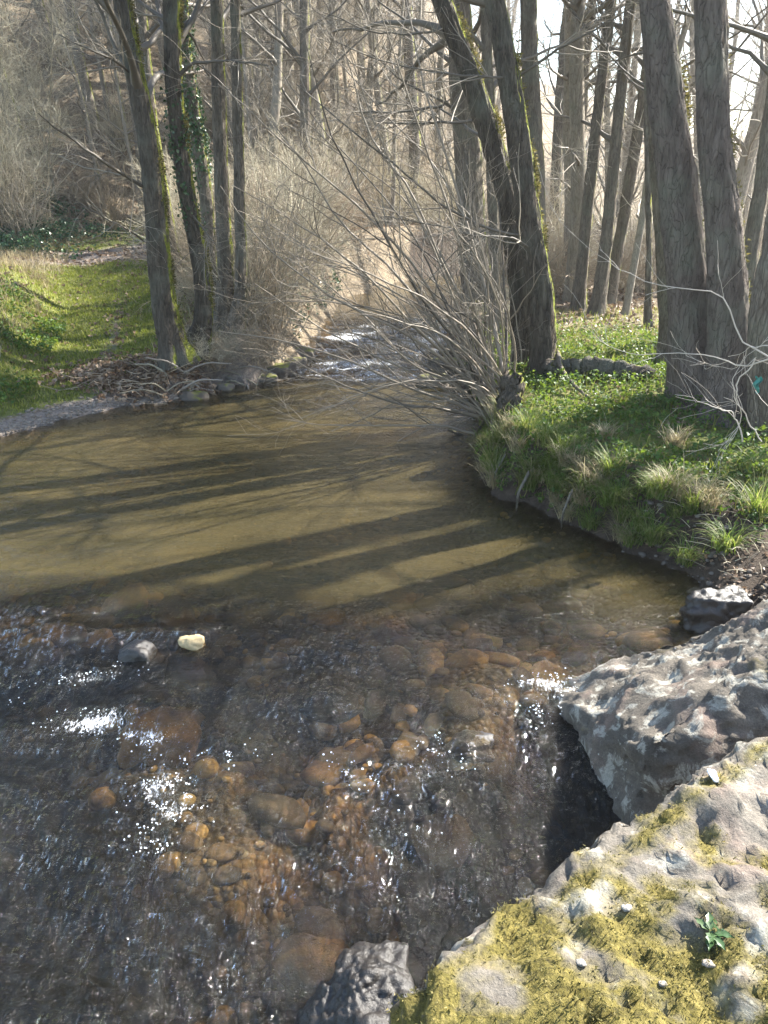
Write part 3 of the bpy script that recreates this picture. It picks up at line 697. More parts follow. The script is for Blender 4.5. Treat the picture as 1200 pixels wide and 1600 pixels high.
G = Geo(); G.add(v, f, a); link('edge_gravel', G.mesh('edge_gravel', [mat_stone('mud_gravel', [(0.06, 0.05, 0.04), (0.15, 0.13, 0.11)], attr=True)], True), label='small stones in the mud of the right water edge', cat='gravel', kind='stuff')
# stones lining the left bank
for i, (px, py, s) in enumerate([(372, 597, .20), (392, 590, .24), (412, 594, .17), (432, 583, .26), (455, 573, .24), (350, 607, .15), (300, 622, .20), (470, 560, .2), (680, 600, .25), (700, 575, .3)]):
    p = at_z(px, py, 0.02); v, f = rand_rock(4, 300 + i, s * 1.1, s * .9, s * .7, amp=.07)
    z = float(water_z(p[0], p[1]))
    link('bank_stone', make_mesh('bank_stone', v, f, [M_STONE], True), None, (p[0], p[1] + 0.10, z - s * .12),
         'mossy grey stone at the waterline of the left bank before the rapid' if i < 8 else 'mossy grey stone under the leaning shrub on the right bank', 'stone', 'stones lining the left bank' if i < 8 else 'stones under the leaning shrub')

# droplets and froth on the foam patches and the painted glint flecks
G = Geo(); g = rng(8)
for (px, py, rx, ry, an, am) in FOAM_AND_GLINTS[:15]:
    n = int(170 * am * (1 if am > .5 else .25)); p = at_z(px, py, 0)
    u = g.normal(size=n) * rx * .6; w = g.normal(size=n) * ry * .6
    x = p[0] + u * math.cos(an) - w * math.sin(an); y = p[1] + u * math.sin(an) + w * math.cos(an)
    k = fbm(x * 14, y * 14, 1, 3) > 0.05; x, y = x[k], y[k]; n = len(x)
    z = np.array(water_z(x, y)) + 0.012 + 0.02 * g.random(n)
    s = (0.0015 + 0.0035 * g.random(n) ** 2); D1, F1 = ico(1)
    V = D1[None] * s[:, None, None] * np.array([1.3, 1.3, .7]) + np.stack([x, y, z], -1)[:, None, :]
    G.add(V.reshape(-1, 3), (F1[None] + (np.arange(n) * len(D1))[:, None, None]).reshape(-1, 3))
link('foam', G.mesh('foam', [M_FOAM], True), label='white froth and droplets thrown up on the riffle', cat='foam', kind='stuff')

# ------------------------------------------------------------------ trees
def resample(pts, rad, n):
    pts = np.array(pts, float); rad = np.array(rad, float)
    d = np.concatenate([[0], np.cumsum(np.linalg.norm(np.diff(pts, axis=0), axis=1))])
    # Catmull-Rom through the points
    t = np.linspace(0, d[-1], n); out = np.zeros((n, 3))
    m = np.gradient(pts, d, axis=0)
    i = np.clip(np.searchsorted(d, t, 'right') - 1, 0, len(d) - 2); h = d[i + 1] - d[i]; s = (t - d[i]) / h
    h00 = 2 * s**3 - 3 * s**2 + 1; h10 = s**3 - 2 * s**2 + s; h01 = -2 * s**3 + 3 * s**2; h11 = s**3 - s**2
    out = h00[:, None] * pts[i] + (h10 * h)[:, None] * m[i] + h01[:, None] * pts[i + 1] + (h11 * h)[:, None] * m[i + 1]
    return out, np.interp(t, d, rad), t
def trunk_geo(P, R, t, sides, seed, amp=0.012, flare=0.5, plates=False, fl_h=0.35):
    n = len(P); T = norm(np.gradient(P, axis=0)); ref = np.array([0, 1.0, 0.0])
    n1 = norm(np.cross(T, ref)); n2 = np.cross(T, n1)
    th = np.arange(sides) * 2 * np.pi / sides
    TH, TT = np.meshgrid(th, t); RR = R[:, None]
    lob = 1 + 0.5 * np.cos(4 * TH + seed) + 0.35 * np.cos(7 * TH + 2.3 * seed)
    r = RR * (1 + flare * np.exp(-TT / fl_h) * lob)
    cx, sx = np.cos(TH), np.sin(TH)
    kk = 5.0
    r = r * (1 + 0.08 * fbm(cx * 1.2 + seed, sx * 1.2, TT * 0.8, 3) + .10 * sstep(.45, .9, fbm(cx * 1.5 + seed, sx * 1.5, TT * 2.2, 2)))
    if plates:
        q = fbm(cx * RR * 15, sx * RR * 15 + seed, TT * 4.2, 3, 0.5); crack = np.exp(-(q / 0.10) ** 2)
        q2 = fbm(cx * RR * 30, sx * RR * 30 + seed, TT * 14, 3, 0.5); crack2 = np.exp(-(q2 / 0.10) ** 2)
        r = r - amp * crack - amp * 0.5 * crack2 + amp * 0.5 * fbm(cx * RR * 40, sx * RR * 40, TT * 25, 2)
    else:
        q = fbm(cx * RR * 22, sx * RR * 22 + seed, TT * 4.0, 4, 0.6); r = r + amp * (0.8 - 2.2 * np.exp(-(q / 0.16) ** 2) + 0.5 * q)
    V = P[:, None, :] + r[..., None] * (cx[..., None] * n1[:, None, :] + sx[..., None] * n2[:, None, :])
    N = (cx[..., None] * n1[:, None, :] + sx[..., None] * n2[:, None, :]) * np.ones_like(V)
    b = (np.arange(n - 1) * sides)[:, None]; j = np.arange(sides)[None]; j2 = (j + 1) % sides
    F = np.stack([b + j, b + j2, b + sides + j2, b + sides + j], -1).reshape(-1, 4)
    return V.reshape(-1, 3), F, N.reshape(-1, 3)
def crown(g, P, R, lo, hi, L1=(1.6, 3.4), n1=26, n2=8, n3=6, ang=(45, 80), up=0.04, bias=None, mn=0.0016, down=False):
    """branches and twigs of a trunk polyline; returns Geo"""
    G = Geo()
    A, RA = spawn(g, P[None], R[None], n1, lo, hi, L1, ang, 10, 0.016, up, 0.13, 0.42, 0.06, 0.25, bias, 0.45)
    RA = RA.copy(); RF = RA.copy(); RF[:, 0] *= 1.9; RF[:, 1] *= 1.15
    v, f, a = tubes(A, np.maximum(RF, mn * 2), 6, 0.12 * g.random(len(A))); G.add(v, f, a)
    B, RB = spawn(g, A, RA, n2, 0.12, 1.0, (0.5, 1.6), (28, 65), 7, 0.009, 0.03, 0.16, 0.6, 0.02, 0.3, None, 0.6)
    v, f, a = tubes(B, np.maximum(RB, mn * 1.5), 4, .2 + .4 * g.random(len(B))); G.add(v, f, a)
    if n3:
        C_, RC = spawn(g, B, RB, n3, 0.1, 1.0, (0.2, 0.75), (25, 60), 4, 0.006, 0.02, 0.2, 0.6, 0.008, 0.4, None, 0.5)
        v, f, a = tubes(C_, np.maximum(RC, mn), 3, g.random(len(C_))); G.add(v, f, a)
    return G, A, RA
def px_tree(name, path, Y, wid, label, cat='tree', group=None, mat=M_BARK, H_=12, sides=40, rings=140, seed=1, amp=0.012, flare=0.5,
            plates=False, moss=0, ivy=None, cr=None, extra=None, Ytop=None, twig=M_TWIG, fl_h=0.35):
    """tree from the pixels its trunk runs through, at distance Y; goes on above the frame"""
    g = rng(1000 + seed)
    pts = [at_Y(px, py, Y + (0 if Ytop is None else (Ytop - Y) * i / (len(path) - 1))) for i, (px, py) in enumerate(path)]
    dist = [np.linalg.norm(p - [0, 0, CAMZ]) for p in pts]
    rad = [0.5 * w * (p[1] / max(CP + (800 - py) / FPX * SP, .3)) / FPX for w, p, (px, py) in zip(wid, pts, path)]
    base = pts[0].copy(); gz = h1(base[0], base[1]); 
    pts[0] = np.array([base[0], base[1], gz - 0.06])
    d = norm(pts[-1] - pts[-2]); p = pts[-1].copy(); r = rad[-1]
    zt = gz + H_; n_ex = 5; step = (zt - p[2]) / n_ex
    for i in range(n_ex):
        d = norm(d + np.array([g.normal() * .06, g.normal() * .06, 0.08])); p = p + d * step / max(d[2], .6)
        pts.append(p.copy()); rad.append(r * (1 - (i + 1) / n_ex * 0.85))
    P, R, t = resample(pts, rad, rings)
    # finer rings near the bottom where the camera sees them
    root = link(name, None, None, (base[0], base[1], gz), label, cat, group)
    off = (base[0], base[1], gz)
    V, F, N = trunk_geo(P, R, t, sides, seed, amp, flare, plates, fl_h)
    link('trunk', make_mesh('trunk', V - off, F, [mat]), root)
    c = dict(lo=0.25, hi=0.98, bias=(0, .7, 0)); c.update(cr or {})
    G, A, RA = crown(g, P, R, **c)
    if extra:
        for (q, rr) in extra:
            q = np.array(q, float); QQ, RQ, _ = resample(q, np.linspace(rr, rr * 0.3, len(q)), 14)
            QQ = QQ + np.cumsum(g.normal(size=QQ.shape) * 0.008, axis=0)
            v, f, a = tubes(QQ[None], RQ[None], 7, np.array([.06])); G.add(v, f, a)
            B, RB_ = spawn(g, QQ[None], RQ[None], 14, 0.15, 1, (0.4, 1.3), (25, 60), 7, 0.01, 0.0, 0.14, 0.6, 0.02, 0.3)
            v, f, a = tubes(B, np.maximum(RB_, .002), 4, g.random(len(B))); G.add(v, f, a)
            C_, RC = spawn(g, B, RB_, 5, 0.1, 1, (0.15, 0.5), (25, 60), 4, 0.006, 0.0, 0.2, 0.6, 0.006, 0.4)
            v, f, a = tubes(C_, np.maximum(RC, .0015), 3, g.random(len(C_))); G.add(v, f, a)
    link('branches', G.mesh('branches', [twig], off=off), root)
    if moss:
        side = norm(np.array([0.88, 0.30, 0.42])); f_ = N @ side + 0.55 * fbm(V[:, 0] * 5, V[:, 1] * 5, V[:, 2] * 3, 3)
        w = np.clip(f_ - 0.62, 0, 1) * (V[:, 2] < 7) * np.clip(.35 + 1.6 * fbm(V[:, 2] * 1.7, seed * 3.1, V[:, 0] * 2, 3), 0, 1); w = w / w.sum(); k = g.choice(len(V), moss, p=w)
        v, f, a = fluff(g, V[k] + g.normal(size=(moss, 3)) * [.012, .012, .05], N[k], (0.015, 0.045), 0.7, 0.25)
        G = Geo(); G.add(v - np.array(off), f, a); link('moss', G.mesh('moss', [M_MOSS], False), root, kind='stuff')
    if ivy:
        lo, hi, n = ivy; zz = V[:, 2]; w = ((zz > gz + lo) & (zz < gz + hi)) * (0.4 + np.clip(fbm(V[:, 0] * 3, V[:, 1] * 3, zz * 2, 3) + .3, 0, 1)); w = w / w.sum()
        k = g.choice(len(V), n, p=w); v, f, a = leaves(g, V[k] + g.normal(size=(n, 3)) * [.015, .015, .06] + N[k] * g.uniform(0, .07, n)[:, None], N[k], (0.03, 0.06))
        G = Geo(); G.add(v - np.array(off), f, a); link('ivy', G.mesh('ivy', [M_IVY], False), root, kind='stuff')
    return root, P, R
def leaves(g, P, N, size, lean=0.6):
    """folded two-triangle leaves"""
    n = len(P); d = norm(g.normal(size=(n, 3)) + np.array([0, 0, -.2])); nn = norm(N + g.normal(size=(n, 3)) * lean)
    d = norm(d - (d * nn).sum(-1, keepdims=True) * nn); s = np.cross(nn, d)
    L = (size[0] + (size[1] - size[0]) * g.random(n))[:, None]
    V = np.stack([P - d * L * .5, P + s * L * .42 + nn * L * .12, P + d * L * .5, P - s * L * .42 + nn * L * .12], 1)
    i = np.arange(n)[:, None] * 4
    F = np.concatenate([i + [0, 1, 2], i + [0, 2, 3]]).astype(int)
    return V.reshape(-1, 3), F, np.repeat(g.random(n), 4)

# left bank group
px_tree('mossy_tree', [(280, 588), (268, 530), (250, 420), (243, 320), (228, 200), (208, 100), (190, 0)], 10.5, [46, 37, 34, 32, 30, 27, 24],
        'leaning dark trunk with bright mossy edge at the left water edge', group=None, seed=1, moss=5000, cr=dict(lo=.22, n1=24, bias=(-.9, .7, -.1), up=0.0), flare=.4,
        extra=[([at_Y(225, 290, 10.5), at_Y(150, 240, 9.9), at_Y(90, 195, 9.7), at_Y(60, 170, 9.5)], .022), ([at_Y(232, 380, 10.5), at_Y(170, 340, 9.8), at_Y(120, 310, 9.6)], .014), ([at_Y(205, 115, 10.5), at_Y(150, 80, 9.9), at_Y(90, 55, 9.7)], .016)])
px_tree('ivy_tree', [(306, 600), (316, 510), (315, 430), (295, 320), (283, 240), (272, 130), (268, 0)], 10.9, [34, 26, 24, 24, 24, 26, 24],
        'crooked mossy trunk wound with ivy just right of the leaning mossy tree', seed=2, moss=6000, ivy=(1.5, 3.4, 500), cr=dict(lo=.3, n1=20),
        extra=[([at_Y(278, 120, 10.9), at_Y(300, 100, 10.8), at_Y(340, 96, 10.7), at_Y(420, 100, 10.2)], .028), ([at_Y(295, 330, 10.9), at_Y(320, 360, 10.7), at_Y(350, 400, 10.2)], .014)])
px_tree('ivy_tree', [(338, 520), (330, 420), (318, 280), (305, 190), (290, 90), (285, 0)], 13.0, [18, 18, 20, 20, 18, 16],
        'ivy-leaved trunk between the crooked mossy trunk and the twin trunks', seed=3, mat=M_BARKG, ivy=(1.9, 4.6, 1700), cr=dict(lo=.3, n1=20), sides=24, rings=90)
px_tree('bare_tree', [(282, 470), (268, 380), (250, 270), (238, 190), (225, 60), (220, 0)], 14.5, [22, 17, 16, 15, 14, 13],
        'slim grey trunk half hidden behind the leaning mossy tree', seed=4, mat=M_BARKG, cr=dict(lo=.3, n1=20), sides=24, rings=90)
px_tree('twin_trunk_tree', [(352, 548), (352, 420), (347, 300), (342, 150), (338, 0)], 11.9, [32, 22, 21, 19, 18],
        'left one of two close straight grey trunks on the left bank', seed=5, group='two straight trunks side by side', mat=M_BARKG, cr=dict(lo=.32, n1=20), sides=32, rings=110, flare=.3)
px_tree('twin_trunk_tree', [(368, 590), (374, 470), (374, 300), (371, 150), (368, 0)], 11.5, [26, 16, 15, 15, 14],
        'right, slimmer one of two close straight trunks, pale along its sunny edge', seed=6, group='two straight trunks side by side', mat=M_BARKG, cr=dict(lo=.32, n1=18), sides=32, rings=110, flare=.3)
# right bank, leaning mossy pair
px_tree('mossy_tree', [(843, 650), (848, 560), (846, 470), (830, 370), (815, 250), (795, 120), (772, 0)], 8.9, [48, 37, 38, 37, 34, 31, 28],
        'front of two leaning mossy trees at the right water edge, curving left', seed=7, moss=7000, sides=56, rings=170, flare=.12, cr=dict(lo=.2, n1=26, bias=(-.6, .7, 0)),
        extra=[([at_Y(820, 368, 8.9), at_Y(770, 362, 8.7), at_Y(700, 330, 8.5), at_Y(620, 255, 8.3), at_Y(560, 205, 8.1), at_Y(470, 130, 8.0)], .017),
               ([at_Y(800, 120, 8.9), at_Y(760, 125, 8.7), at_Y(690, 120, 8.6), at_Y(600, 100, 8.4), at_Y(520, 70, 8.2)], .013),
               ([at_Y(830, 390, 8.9), at_Y(800, 372, 8.6), at_Y(740, 366, 8.4), at_Y(680, 348, 8.2), at_Y(600, 330, 8.0)], .015),
               ([at_Y(808, 120, 8.9), at_Y(860, 85, 8.7), at_Y(930, 50, 8.5), at_Y(985, 20, 8.4)], .016)])
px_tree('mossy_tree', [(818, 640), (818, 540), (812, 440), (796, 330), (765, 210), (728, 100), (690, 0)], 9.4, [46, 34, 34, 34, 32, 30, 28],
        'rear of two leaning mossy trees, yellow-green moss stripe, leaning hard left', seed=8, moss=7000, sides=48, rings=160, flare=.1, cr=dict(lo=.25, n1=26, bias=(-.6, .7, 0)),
        extra=[([at_Y(700, 40, 9.4), at_Y(650, 55, 9.3), at_Y(580, 48, 9.2), at_Y(500, 20, 9.1)], .014), ([at_Y(740, 190, 9.4), at_Y(690, 192, 9.6), at_Y(640, 195, 9.8), at_Y(560, 180, 10)], .018),
               ([at_Y(690, 165, 9.4), at_Y(640, 178, 9.3), at_Y(550, 185, 9.2)], .018)])
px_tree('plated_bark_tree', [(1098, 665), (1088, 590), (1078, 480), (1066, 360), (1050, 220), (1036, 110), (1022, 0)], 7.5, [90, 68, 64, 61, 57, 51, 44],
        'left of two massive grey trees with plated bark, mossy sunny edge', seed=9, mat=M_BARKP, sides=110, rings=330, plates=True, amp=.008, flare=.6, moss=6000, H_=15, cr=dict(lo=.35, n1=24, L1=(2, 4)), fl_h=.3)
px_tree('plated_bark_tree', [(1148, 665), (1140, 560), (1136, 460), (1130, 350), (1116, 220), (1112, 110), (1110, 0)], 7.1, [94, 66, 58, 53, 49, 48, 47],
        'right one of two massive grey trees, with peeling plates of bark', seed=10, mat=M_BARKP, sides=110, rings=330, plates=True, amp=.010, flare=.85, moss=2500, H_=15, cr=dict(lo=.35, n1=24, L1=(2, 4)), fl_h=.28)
px_tree('dark_tree', [(1052, 592), (1050, 500), (1042, 380), (1034, 240), (1026, 100), (1020, 0)], 9.4, [48, 36, 34, 34, 32, 30],
        'dark trunk half hidden directly behind the two massive grey trees', seed=11, mat=M_BARKG, H_=14, cr=dict(lo=.3, n1=22), flare=.4)
px_tree('edge_tree', [(1205, 700), (1196, 600), (1198, 480), (1215, 380), (1235, 200), (1250, 0)], 6.6, [60, 46, 44, 42, 40, 38],
        'dark trunk cut by the right edge of the photo, beside the massive grey trees', seed=12, mat=M_BARKG, H_=12, cr=dict(lo=.3, n1=20, bias=(.6, 0, 0)), flare=.2)
px_tree('bare_tree', [(1160, 520), (1172, 400), (1188, 300), (1205, 180), (1222, 60), (1235, 0)], 11.5, [30, 24, 22, 22, 20, 20],
        'tree leaning right behind the right massive tree, against the sky', seed=13, mat=M_BARKG, cr=dict(lo=.25, n1=24), sides=24, rings=90)
for i, (pth, Yd, w, lab) in enumerate([
    ([(898, 545), (909, 420), (926, 250), (943, 100), (955, 0)], 14.0, [22, 17, 16, 15, 15], 'left of a close pair of straight trunks in the sunny right wood'),
    ([(926, 548), (942, 420), (960, 250), (975, 100), (986, 0)], 13.6, [22, 18, 17, 16, 16], 'right of a close pair of straight trunks in the sunny right wood'),
    ([(942, 525), (958, 430), (984, 280), (1005, 150), (1015, 60), (1020, 0)], 14.8, [20, 17, 16, 15, 14, 14], 'thin trunk leaning right beside the close pair, crossing behind the massive tree'),
    ([(888, 470), (896, 350), (908, 200), (915, 100), (925, 0)], 17, [16, 14, 13, 13, 12], 'slim straight trunk just left of the close pair'),
    ([(835, 500), (838, 380), (835, 230), (828, 100), (826, 0)], 12.8, [30, 28, 27, 26, 24], 'upright dark trunk seen just right of the leaning mossy pair'),
    ([(748, 560), (742, 420), (734, 280), (724, 150), (715, 0)], 14.6, [52, 44, 42, 40, 38], 'broad hazy grey trunk behind the leaning shrub'),
    ([(668, 480), (660, 360), (648, 220), (640, 100), (634, 0)], 26.0, [22, 19, 18, 17, 16], 'dark slender trunk standing far back above the shrub stems'),
    ([(862, 500), (866, 380), (872, 200), (880, 80), (888, 0)], 19.0, [16, 15, 14, 13, 12], 'slender trunk far back between the mossy pair and the close pair'),
    ([(485, 500), (482, 380), (478, 220), (476, 80), (475, 0)], 21.0, [18, 16, 15, 14, 13], 'straight far trunk upstream left of the rapid'),
    ([(1012, 520), (1014, 400), (1012, 260), (1010, 150), (1010, 0)], 12.5, [10, 8, 8, 7, 7], 'pole-thin straight sapling touching the left side of the massive tree'),
    ([(772, 560), (776, 440), (770, 300), (764, 160), (758, 0)], 12.2, [22, 18, 16, 15, 14], 'mossy-edged slim trunk behind the leaning shrub, next to the broad hazy trunk')]):
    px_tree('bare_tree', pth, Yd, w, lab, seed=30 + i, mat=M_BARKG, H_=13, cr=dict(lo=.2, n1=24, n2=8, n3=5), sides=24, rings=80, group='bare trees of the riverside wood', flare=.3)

# background tree kinds
def proto_tree(kind, seed):
    g = rng(5000 + seed); Ht = {'slim': 14, 'bushy': 9, 'pole': 12, 'sap': 6}[kind]; r0 = {'slim': .14, 'bushy': .10, 'pole': .07, 'sap': .03}[kind]
    K = 9; P = np.zeros((K, 3)); d = np.array([g.normal() * .06, g.normal() * .06, 1])
    for i in range(1, K):
        d = norm(d + np.array([g.normal() * .06, g.normal() * .06, .1])); P[i] = P[i - 1] + d * Ht / (K - 1)
    P[0, 2] = -0.3
    R = r0 * np.linspace(1, .15, K)
    P, R, t = resample(P, R, 26)
    root = link({'slim': 'bare_tree', 'bushy': 'bare_tree', 'pole': 'pole_tree', 'sap': 'sapling'}[kind], None, None, (0, 0, 0), 'x', 'tree' if kind != 'sap' else 'sapling')
    V, F, N = trunk_geo(P, R, t, 10, seed, 0.004, .3)
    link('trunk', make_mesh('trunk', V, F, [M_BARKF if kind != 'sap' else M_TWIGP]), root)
    prm = {'slim': dict(lo=.12, hi=.98, n1=34, n2=8, n3=6, L1=(1.4, 3.2)), 'bushy': dict(lo=.05, hi=.98, n1=38, n2=9, n3=6, L1=(1.2, 3.0), ang=(30, 60), up=.08),
           'pole': dict(lo=.15, hi=.98, n1=30, n2=7, n3=5, L1=(.7, 1.8)), 'sap': dict(lo=.08, hi=.98, n1=26, n2=8, n3=5, L1=(.5, 1.6), ang=(25, 50), up=.08)}[kind]
    G, _, _ = crown(g, P, R, mn=.0019 if kind != 'sap' else .002, **prm)
    link('branches', G.mesh('branches', [M_TWIGF if kind != 'sap' else M_TWIGP]), root)
    return root
def proto_shrub(seed, mat, Hh=1.8, spread=1.0, n=34, name='bare_shrub', arch=0.0, n2=9, n3=5, mn=.0022):
    g = rng(6000 + seed); K = 8
    P = np.zeros((n, K, 3)); P[:, 0, :2] = g.normal(size=(n, 2)) * .18 * spread
    a = g.uniform(0, 6.28, n); tilt = g.uniform(.05, .9, n) * spread
    d = norm(np.stack([np.cos(a) * tilt, np.sin(a) * tilt, np.ones(n)], -1)); L = Hh * g.uniform(.6, 1.2, n)
    for k in range(1, K):
        d = norm(d + g.normal(size=d.shape) * .13 + np.array([0, 0, -arch * k / K])); P[:, k] = P[:, k - 1] + d * (L / (K - 1))[:, None]
    R = (.012 * Hh / 2 * g.uniform(.6, 1.3, n))[:, None] * np.linspace(1, .3, K)
    G = Geo(); v, f, t_ = tubes(P, R, 4, g.random(n)); G.add(v, f, t_)
    B, RB_ = spawn(g, P, R, n2, .15, 1, (.3 * Hh / 2, 1.0 * Hh / 2), (25, 65), 5, .008, 0.02, .2, .7, .01, .4)
    v, f, t_ = tubes(B, np.maximum(RB_, mn), 3, g.random(len(B))); G.add(v, f, t_)
    if n3:
        C_, RC = spawn(g, B, RB_, n3, .1, 1, (.1, .4), (25, 65), 3, .008, 0.0, .25, .7, .006, .5)
        v, f, t_ = tubes(C_, np.maximum(RC, mn * .8), 3, g.random(len(C_))); G.add(v, f, t_)
    return link(name, G.mesh(name, [mat]), None, (0, 0, 0), 'x', 'shrub')
protos = [proto_tree(k, i) for i, k in enumerate(['slim', 'slim', 'slim', 'bushy', 'bushy', 'pole', 'pole', 'sap', 'sap'])]
shr = [proto_shrub(0, M_TWIGP, 2.2), proto_shrub(1, M_TWIGR, 1.7, 1.3, arch=.25), proto_shrub(2, M_TWIGF, 2.8), proto_shrub(3, M_TWIGP, 1.0, 1.5, 40, arch=.35), proto_shrub(4, M_TWIGR, 2.4)]
for p in protos + shr: p['used'] = 0
def put(proto, x, y, s, label, group, g, sz=None):
    z = h1(x, y) - 0.02; rz = g.uniform(0, 6.28); sc = (s, s, s if sz is None else sz)
    if not proto['used']:
        proto['used'] = 1; proto.location = (x, y, z); proto.rotation_euler = (0, 0, rz); proto.scale = sc; proto['label'] = label; proto['group'] = group; return proto
    return copy_tree(proto, (x, y, z), rz, sc, label, group)
g = rng(91)
placed = []
def ok(x, y, dmin):
    if river_sd(np.array([x]), np.array([y]))[0] < 0.7: return False
    if x < -2.5 and y < 21 and abs(x - track_x(y)) < 1.7: return False
    if -40 < x < -3 and abs(y - np.interp(x, [-40, -9, -7, -5.5, -3], [15.6, 16.6, 17.3, 18.6, 20.0])) < 1.2: return False
    return all((x - a) ** 2 + (y - b) ** 2 > dmin ** 2 for a, b in placed)
# wooded hillside
n = 0
while n < 130:
    y = 19 + 42 * g.random() ** 1.3; x = g.uniform(-0.62, .30) * y
    if foot_d(x, y) < 0.5 or not ok(x, y, 0.9) or (x < -.16 * y and g.random() < .15): continue
    k = g.choice([0, 1, 2, 3, 4, 5, 6], p=[.18, .18, .18, .1, .1, .13, .13])
    side = 'left' if x < -0.16 * y else 'middle'; kd = ['slim tall bare tree', 'low-branched bushy bare tree', 'thin pole-like tree'][0 if k < 3 else 1 if k < 5 else 2]; ds = 'foot' if foot_d(x, y) < 6 else 'upper part'
    put(protos[k], x, y, g.uniform(.8, 1.15), f'{kd} on the {ds} of the hillside, {"above the path at left" if side == "left" else "behind the stream"}', f'{kd}s on the {ds} of the hillside, {side}', g)
    placed.append((x, y)); n += 1
n = 0
while n < 34:
    y = g.uniform(19, 33); x = g.uniform(-.34, .14) * y
    if foot_d(x, y) < -1.5 or not ok(x, y, 0.7): continue
    k = g.choice([5, 6, 0, 1]); put(protos[k], x, y, g.uniform(.8, 1.1), f'{"thin pole-like" if k > 2 else "slim tall"} tree at the hill foot {"left of" if x < -1 else "behind"} the rapid', f'{"pole" if k > 2 else "slim"} trees at the hill foot {"left of" if x < -1 else "behind"} the rapid', g)
    placed.append((x, y)); n += 1
# level wood on the right and up the stream
n = 0
while n < 32:
    y = 13 + 40 * g.random() ** 1.1; x = g.uniform(-.06, .60) * y
    if foot_d(x, y) > 0.3 or x < np.interp(y, [9, 14, 20, 30], [1.9, 2.2, 3.6, 8.5]) or not ok(x, y, 1.2): continue
    if y < 17 and g.random() < .55: continue
    k = g.choice([0, 1, 2, 3, 4, 5, 6], p=[.2, .2, .2, .1, .1, .1, .1])
    put(protos[k], x, y, g.uniform(.8, 1.2), f'{["slim tall", "bushy low-branched", "thin pole-like"][0 if k < 3 else 1 if k < 5 else 2]} tree in the {"near" if y < 25 else "far"} part of the level wood, right', f'{["slim", "bushy", "pole"][0 if k < 3 else 1 if k < 5 else 2]} trees, {"near" if y < 25 else "far"} part of the right wood', g)
    placed.append((x, y)); n += 1
# trees off to the right whose shade falls on the stream
for (x, y, k) in [(7.2, 9.8, 1), (9.4, 11.8, 2), (12.5, 11.5, 1)]:
    put(protos[k], x, y, 1.0, 'bare tree standing right of the frame on the level bank', 'trees right of the frame', g)
# pale saplings on the mound above the path, left
for i, (px, py, yy) in enumerate([(18, 345, 16.8 + 1.9), (40, 348, 19.0), (55, 350, 19.4), (5, 350, 18.7), (75, 350, 20.0), (30, 340, 20.4), (95, 345, 21)]):
    x = at_Y(px, py, yy)[0]
    put(protos[7 + i % 2], x, yy, g.uniform(.75, 1.05), 'pale sunlit sapling on the mound above the path, upper left', 'saplings on the mound above the path', g)
TK = ['pale upright thicket', 'russet arching thicket', 'tall grey-brown thicket', 'low pale bramble', 'tall russet thicket']
# undergrowth
n = 0
while n < 150:
    y = 17.5 + 26 * g.random() ** 1.5; x = g.uniform(-.60, .28) * y
    if foot_d(x, y) < -0.6 or not ok(x, y, 0): continue
    k = g.choice([0, 1, 2, 3, 4])
    put(shr[k], x, y, g.uniform(.5, .95), f'{TK[k]} on the {"left hillside above the path" if x < -.16 * y else "hillside behind the stream"}, {"low down" if foot_d(x, y) < 6 else "high up"}', f'{TK[k]}s, {"left" if x < -.16 * y else "middle"} hillside, {"low" if foot_d(x, y) < 6 else "high"}', g); n += 1
n = 0
while n < 70:     # left bank upstream of the twin trunks
    y = g.uniform(11.5, 21); x = g.uniform(track_x(y) + 1.6, 1.2)
    if river_sd(np.array([x]), np.array([y]))[0] < .25: continue
    k = g.choice([1, 3, 4, 0]); ds = 'close behind the twin trunks' if y < 15 else 'upstream beside the rapid'
    put(shr[k], x, y, g.uniform(.55, .95), f'{TK[k]} on the left bank {ds}', f'{TK[k]}s on the left bank {ds}', g); n += 1
n = 0
while n < 70:
    y = g.uniform(11.5, 34); x = g.uniform(.08, .60) * y
    if foot_d(x, y) > 0 or river_sd(np.array([x]), np.array([y]))[0] < .3: continue
    if y < 13 and x > 2.6: continue
    k = g.choice([0, 3, 2, 1]); ds = 'near trunks' if y < 20 else 'far trunks'
    put(shr[k], x, y, g.uniform(.5, .95), f'{TK[k]} among the {ds} of the right wood', f'{TK[k]}s among the {ds} of the right wood', g); n += 1
for p in protos + shr:
    del p['used']
for o in list(col.objects):
    if 'used' in o: del o['used']
# dark conifer far up left
def conifer(x, y, Hc, label):
    g = rng(int(x * 10) + 500); z = h1(x, y); root = link('conifer', None, None, (x, y, z), label, 'conifer')
    P = np.stack([np.zeros(10), np.zeros(10), np.linspace(-.2, Hc, 10)], -1); R = np.linspace(.12, .02, 10)
    v, f, a = tubes(P[None], R[None], 8); G = Geo(); G.add(v, f); link('trunk', G.mesh('trunk', [M_BARKF]), root)
    A, RA = spawn(g, P[None], R[None], 110, .1, .99, (1.2, 1.9), (80, 105), 5, .01, -.02, .06, .4, .02, .3, None, .85)
    k = 9000; i = g.integers(len(A), size=k); pos, tan, _ = sample(A[i], RA[i], g.random((k, 1)))
    v, f, a = fluff(g, pos[:, 0] + g.normal(size=(k, 3)) * .04, norm(tan[:, 0] + [0, 0, -.3]), (.08, .2), .5, .16)
    G = Geo(); G.add(v, f, a); link('needles', G.mesh('needles', [M_CONIF], False), root, kind='stuff')
p = at_Y(42, 130, 34); conifer(p[0], 34, 5.0, 'small dark evergreen among bare trees on the upper left hillside')
p = at_Y(150, 200, 30)

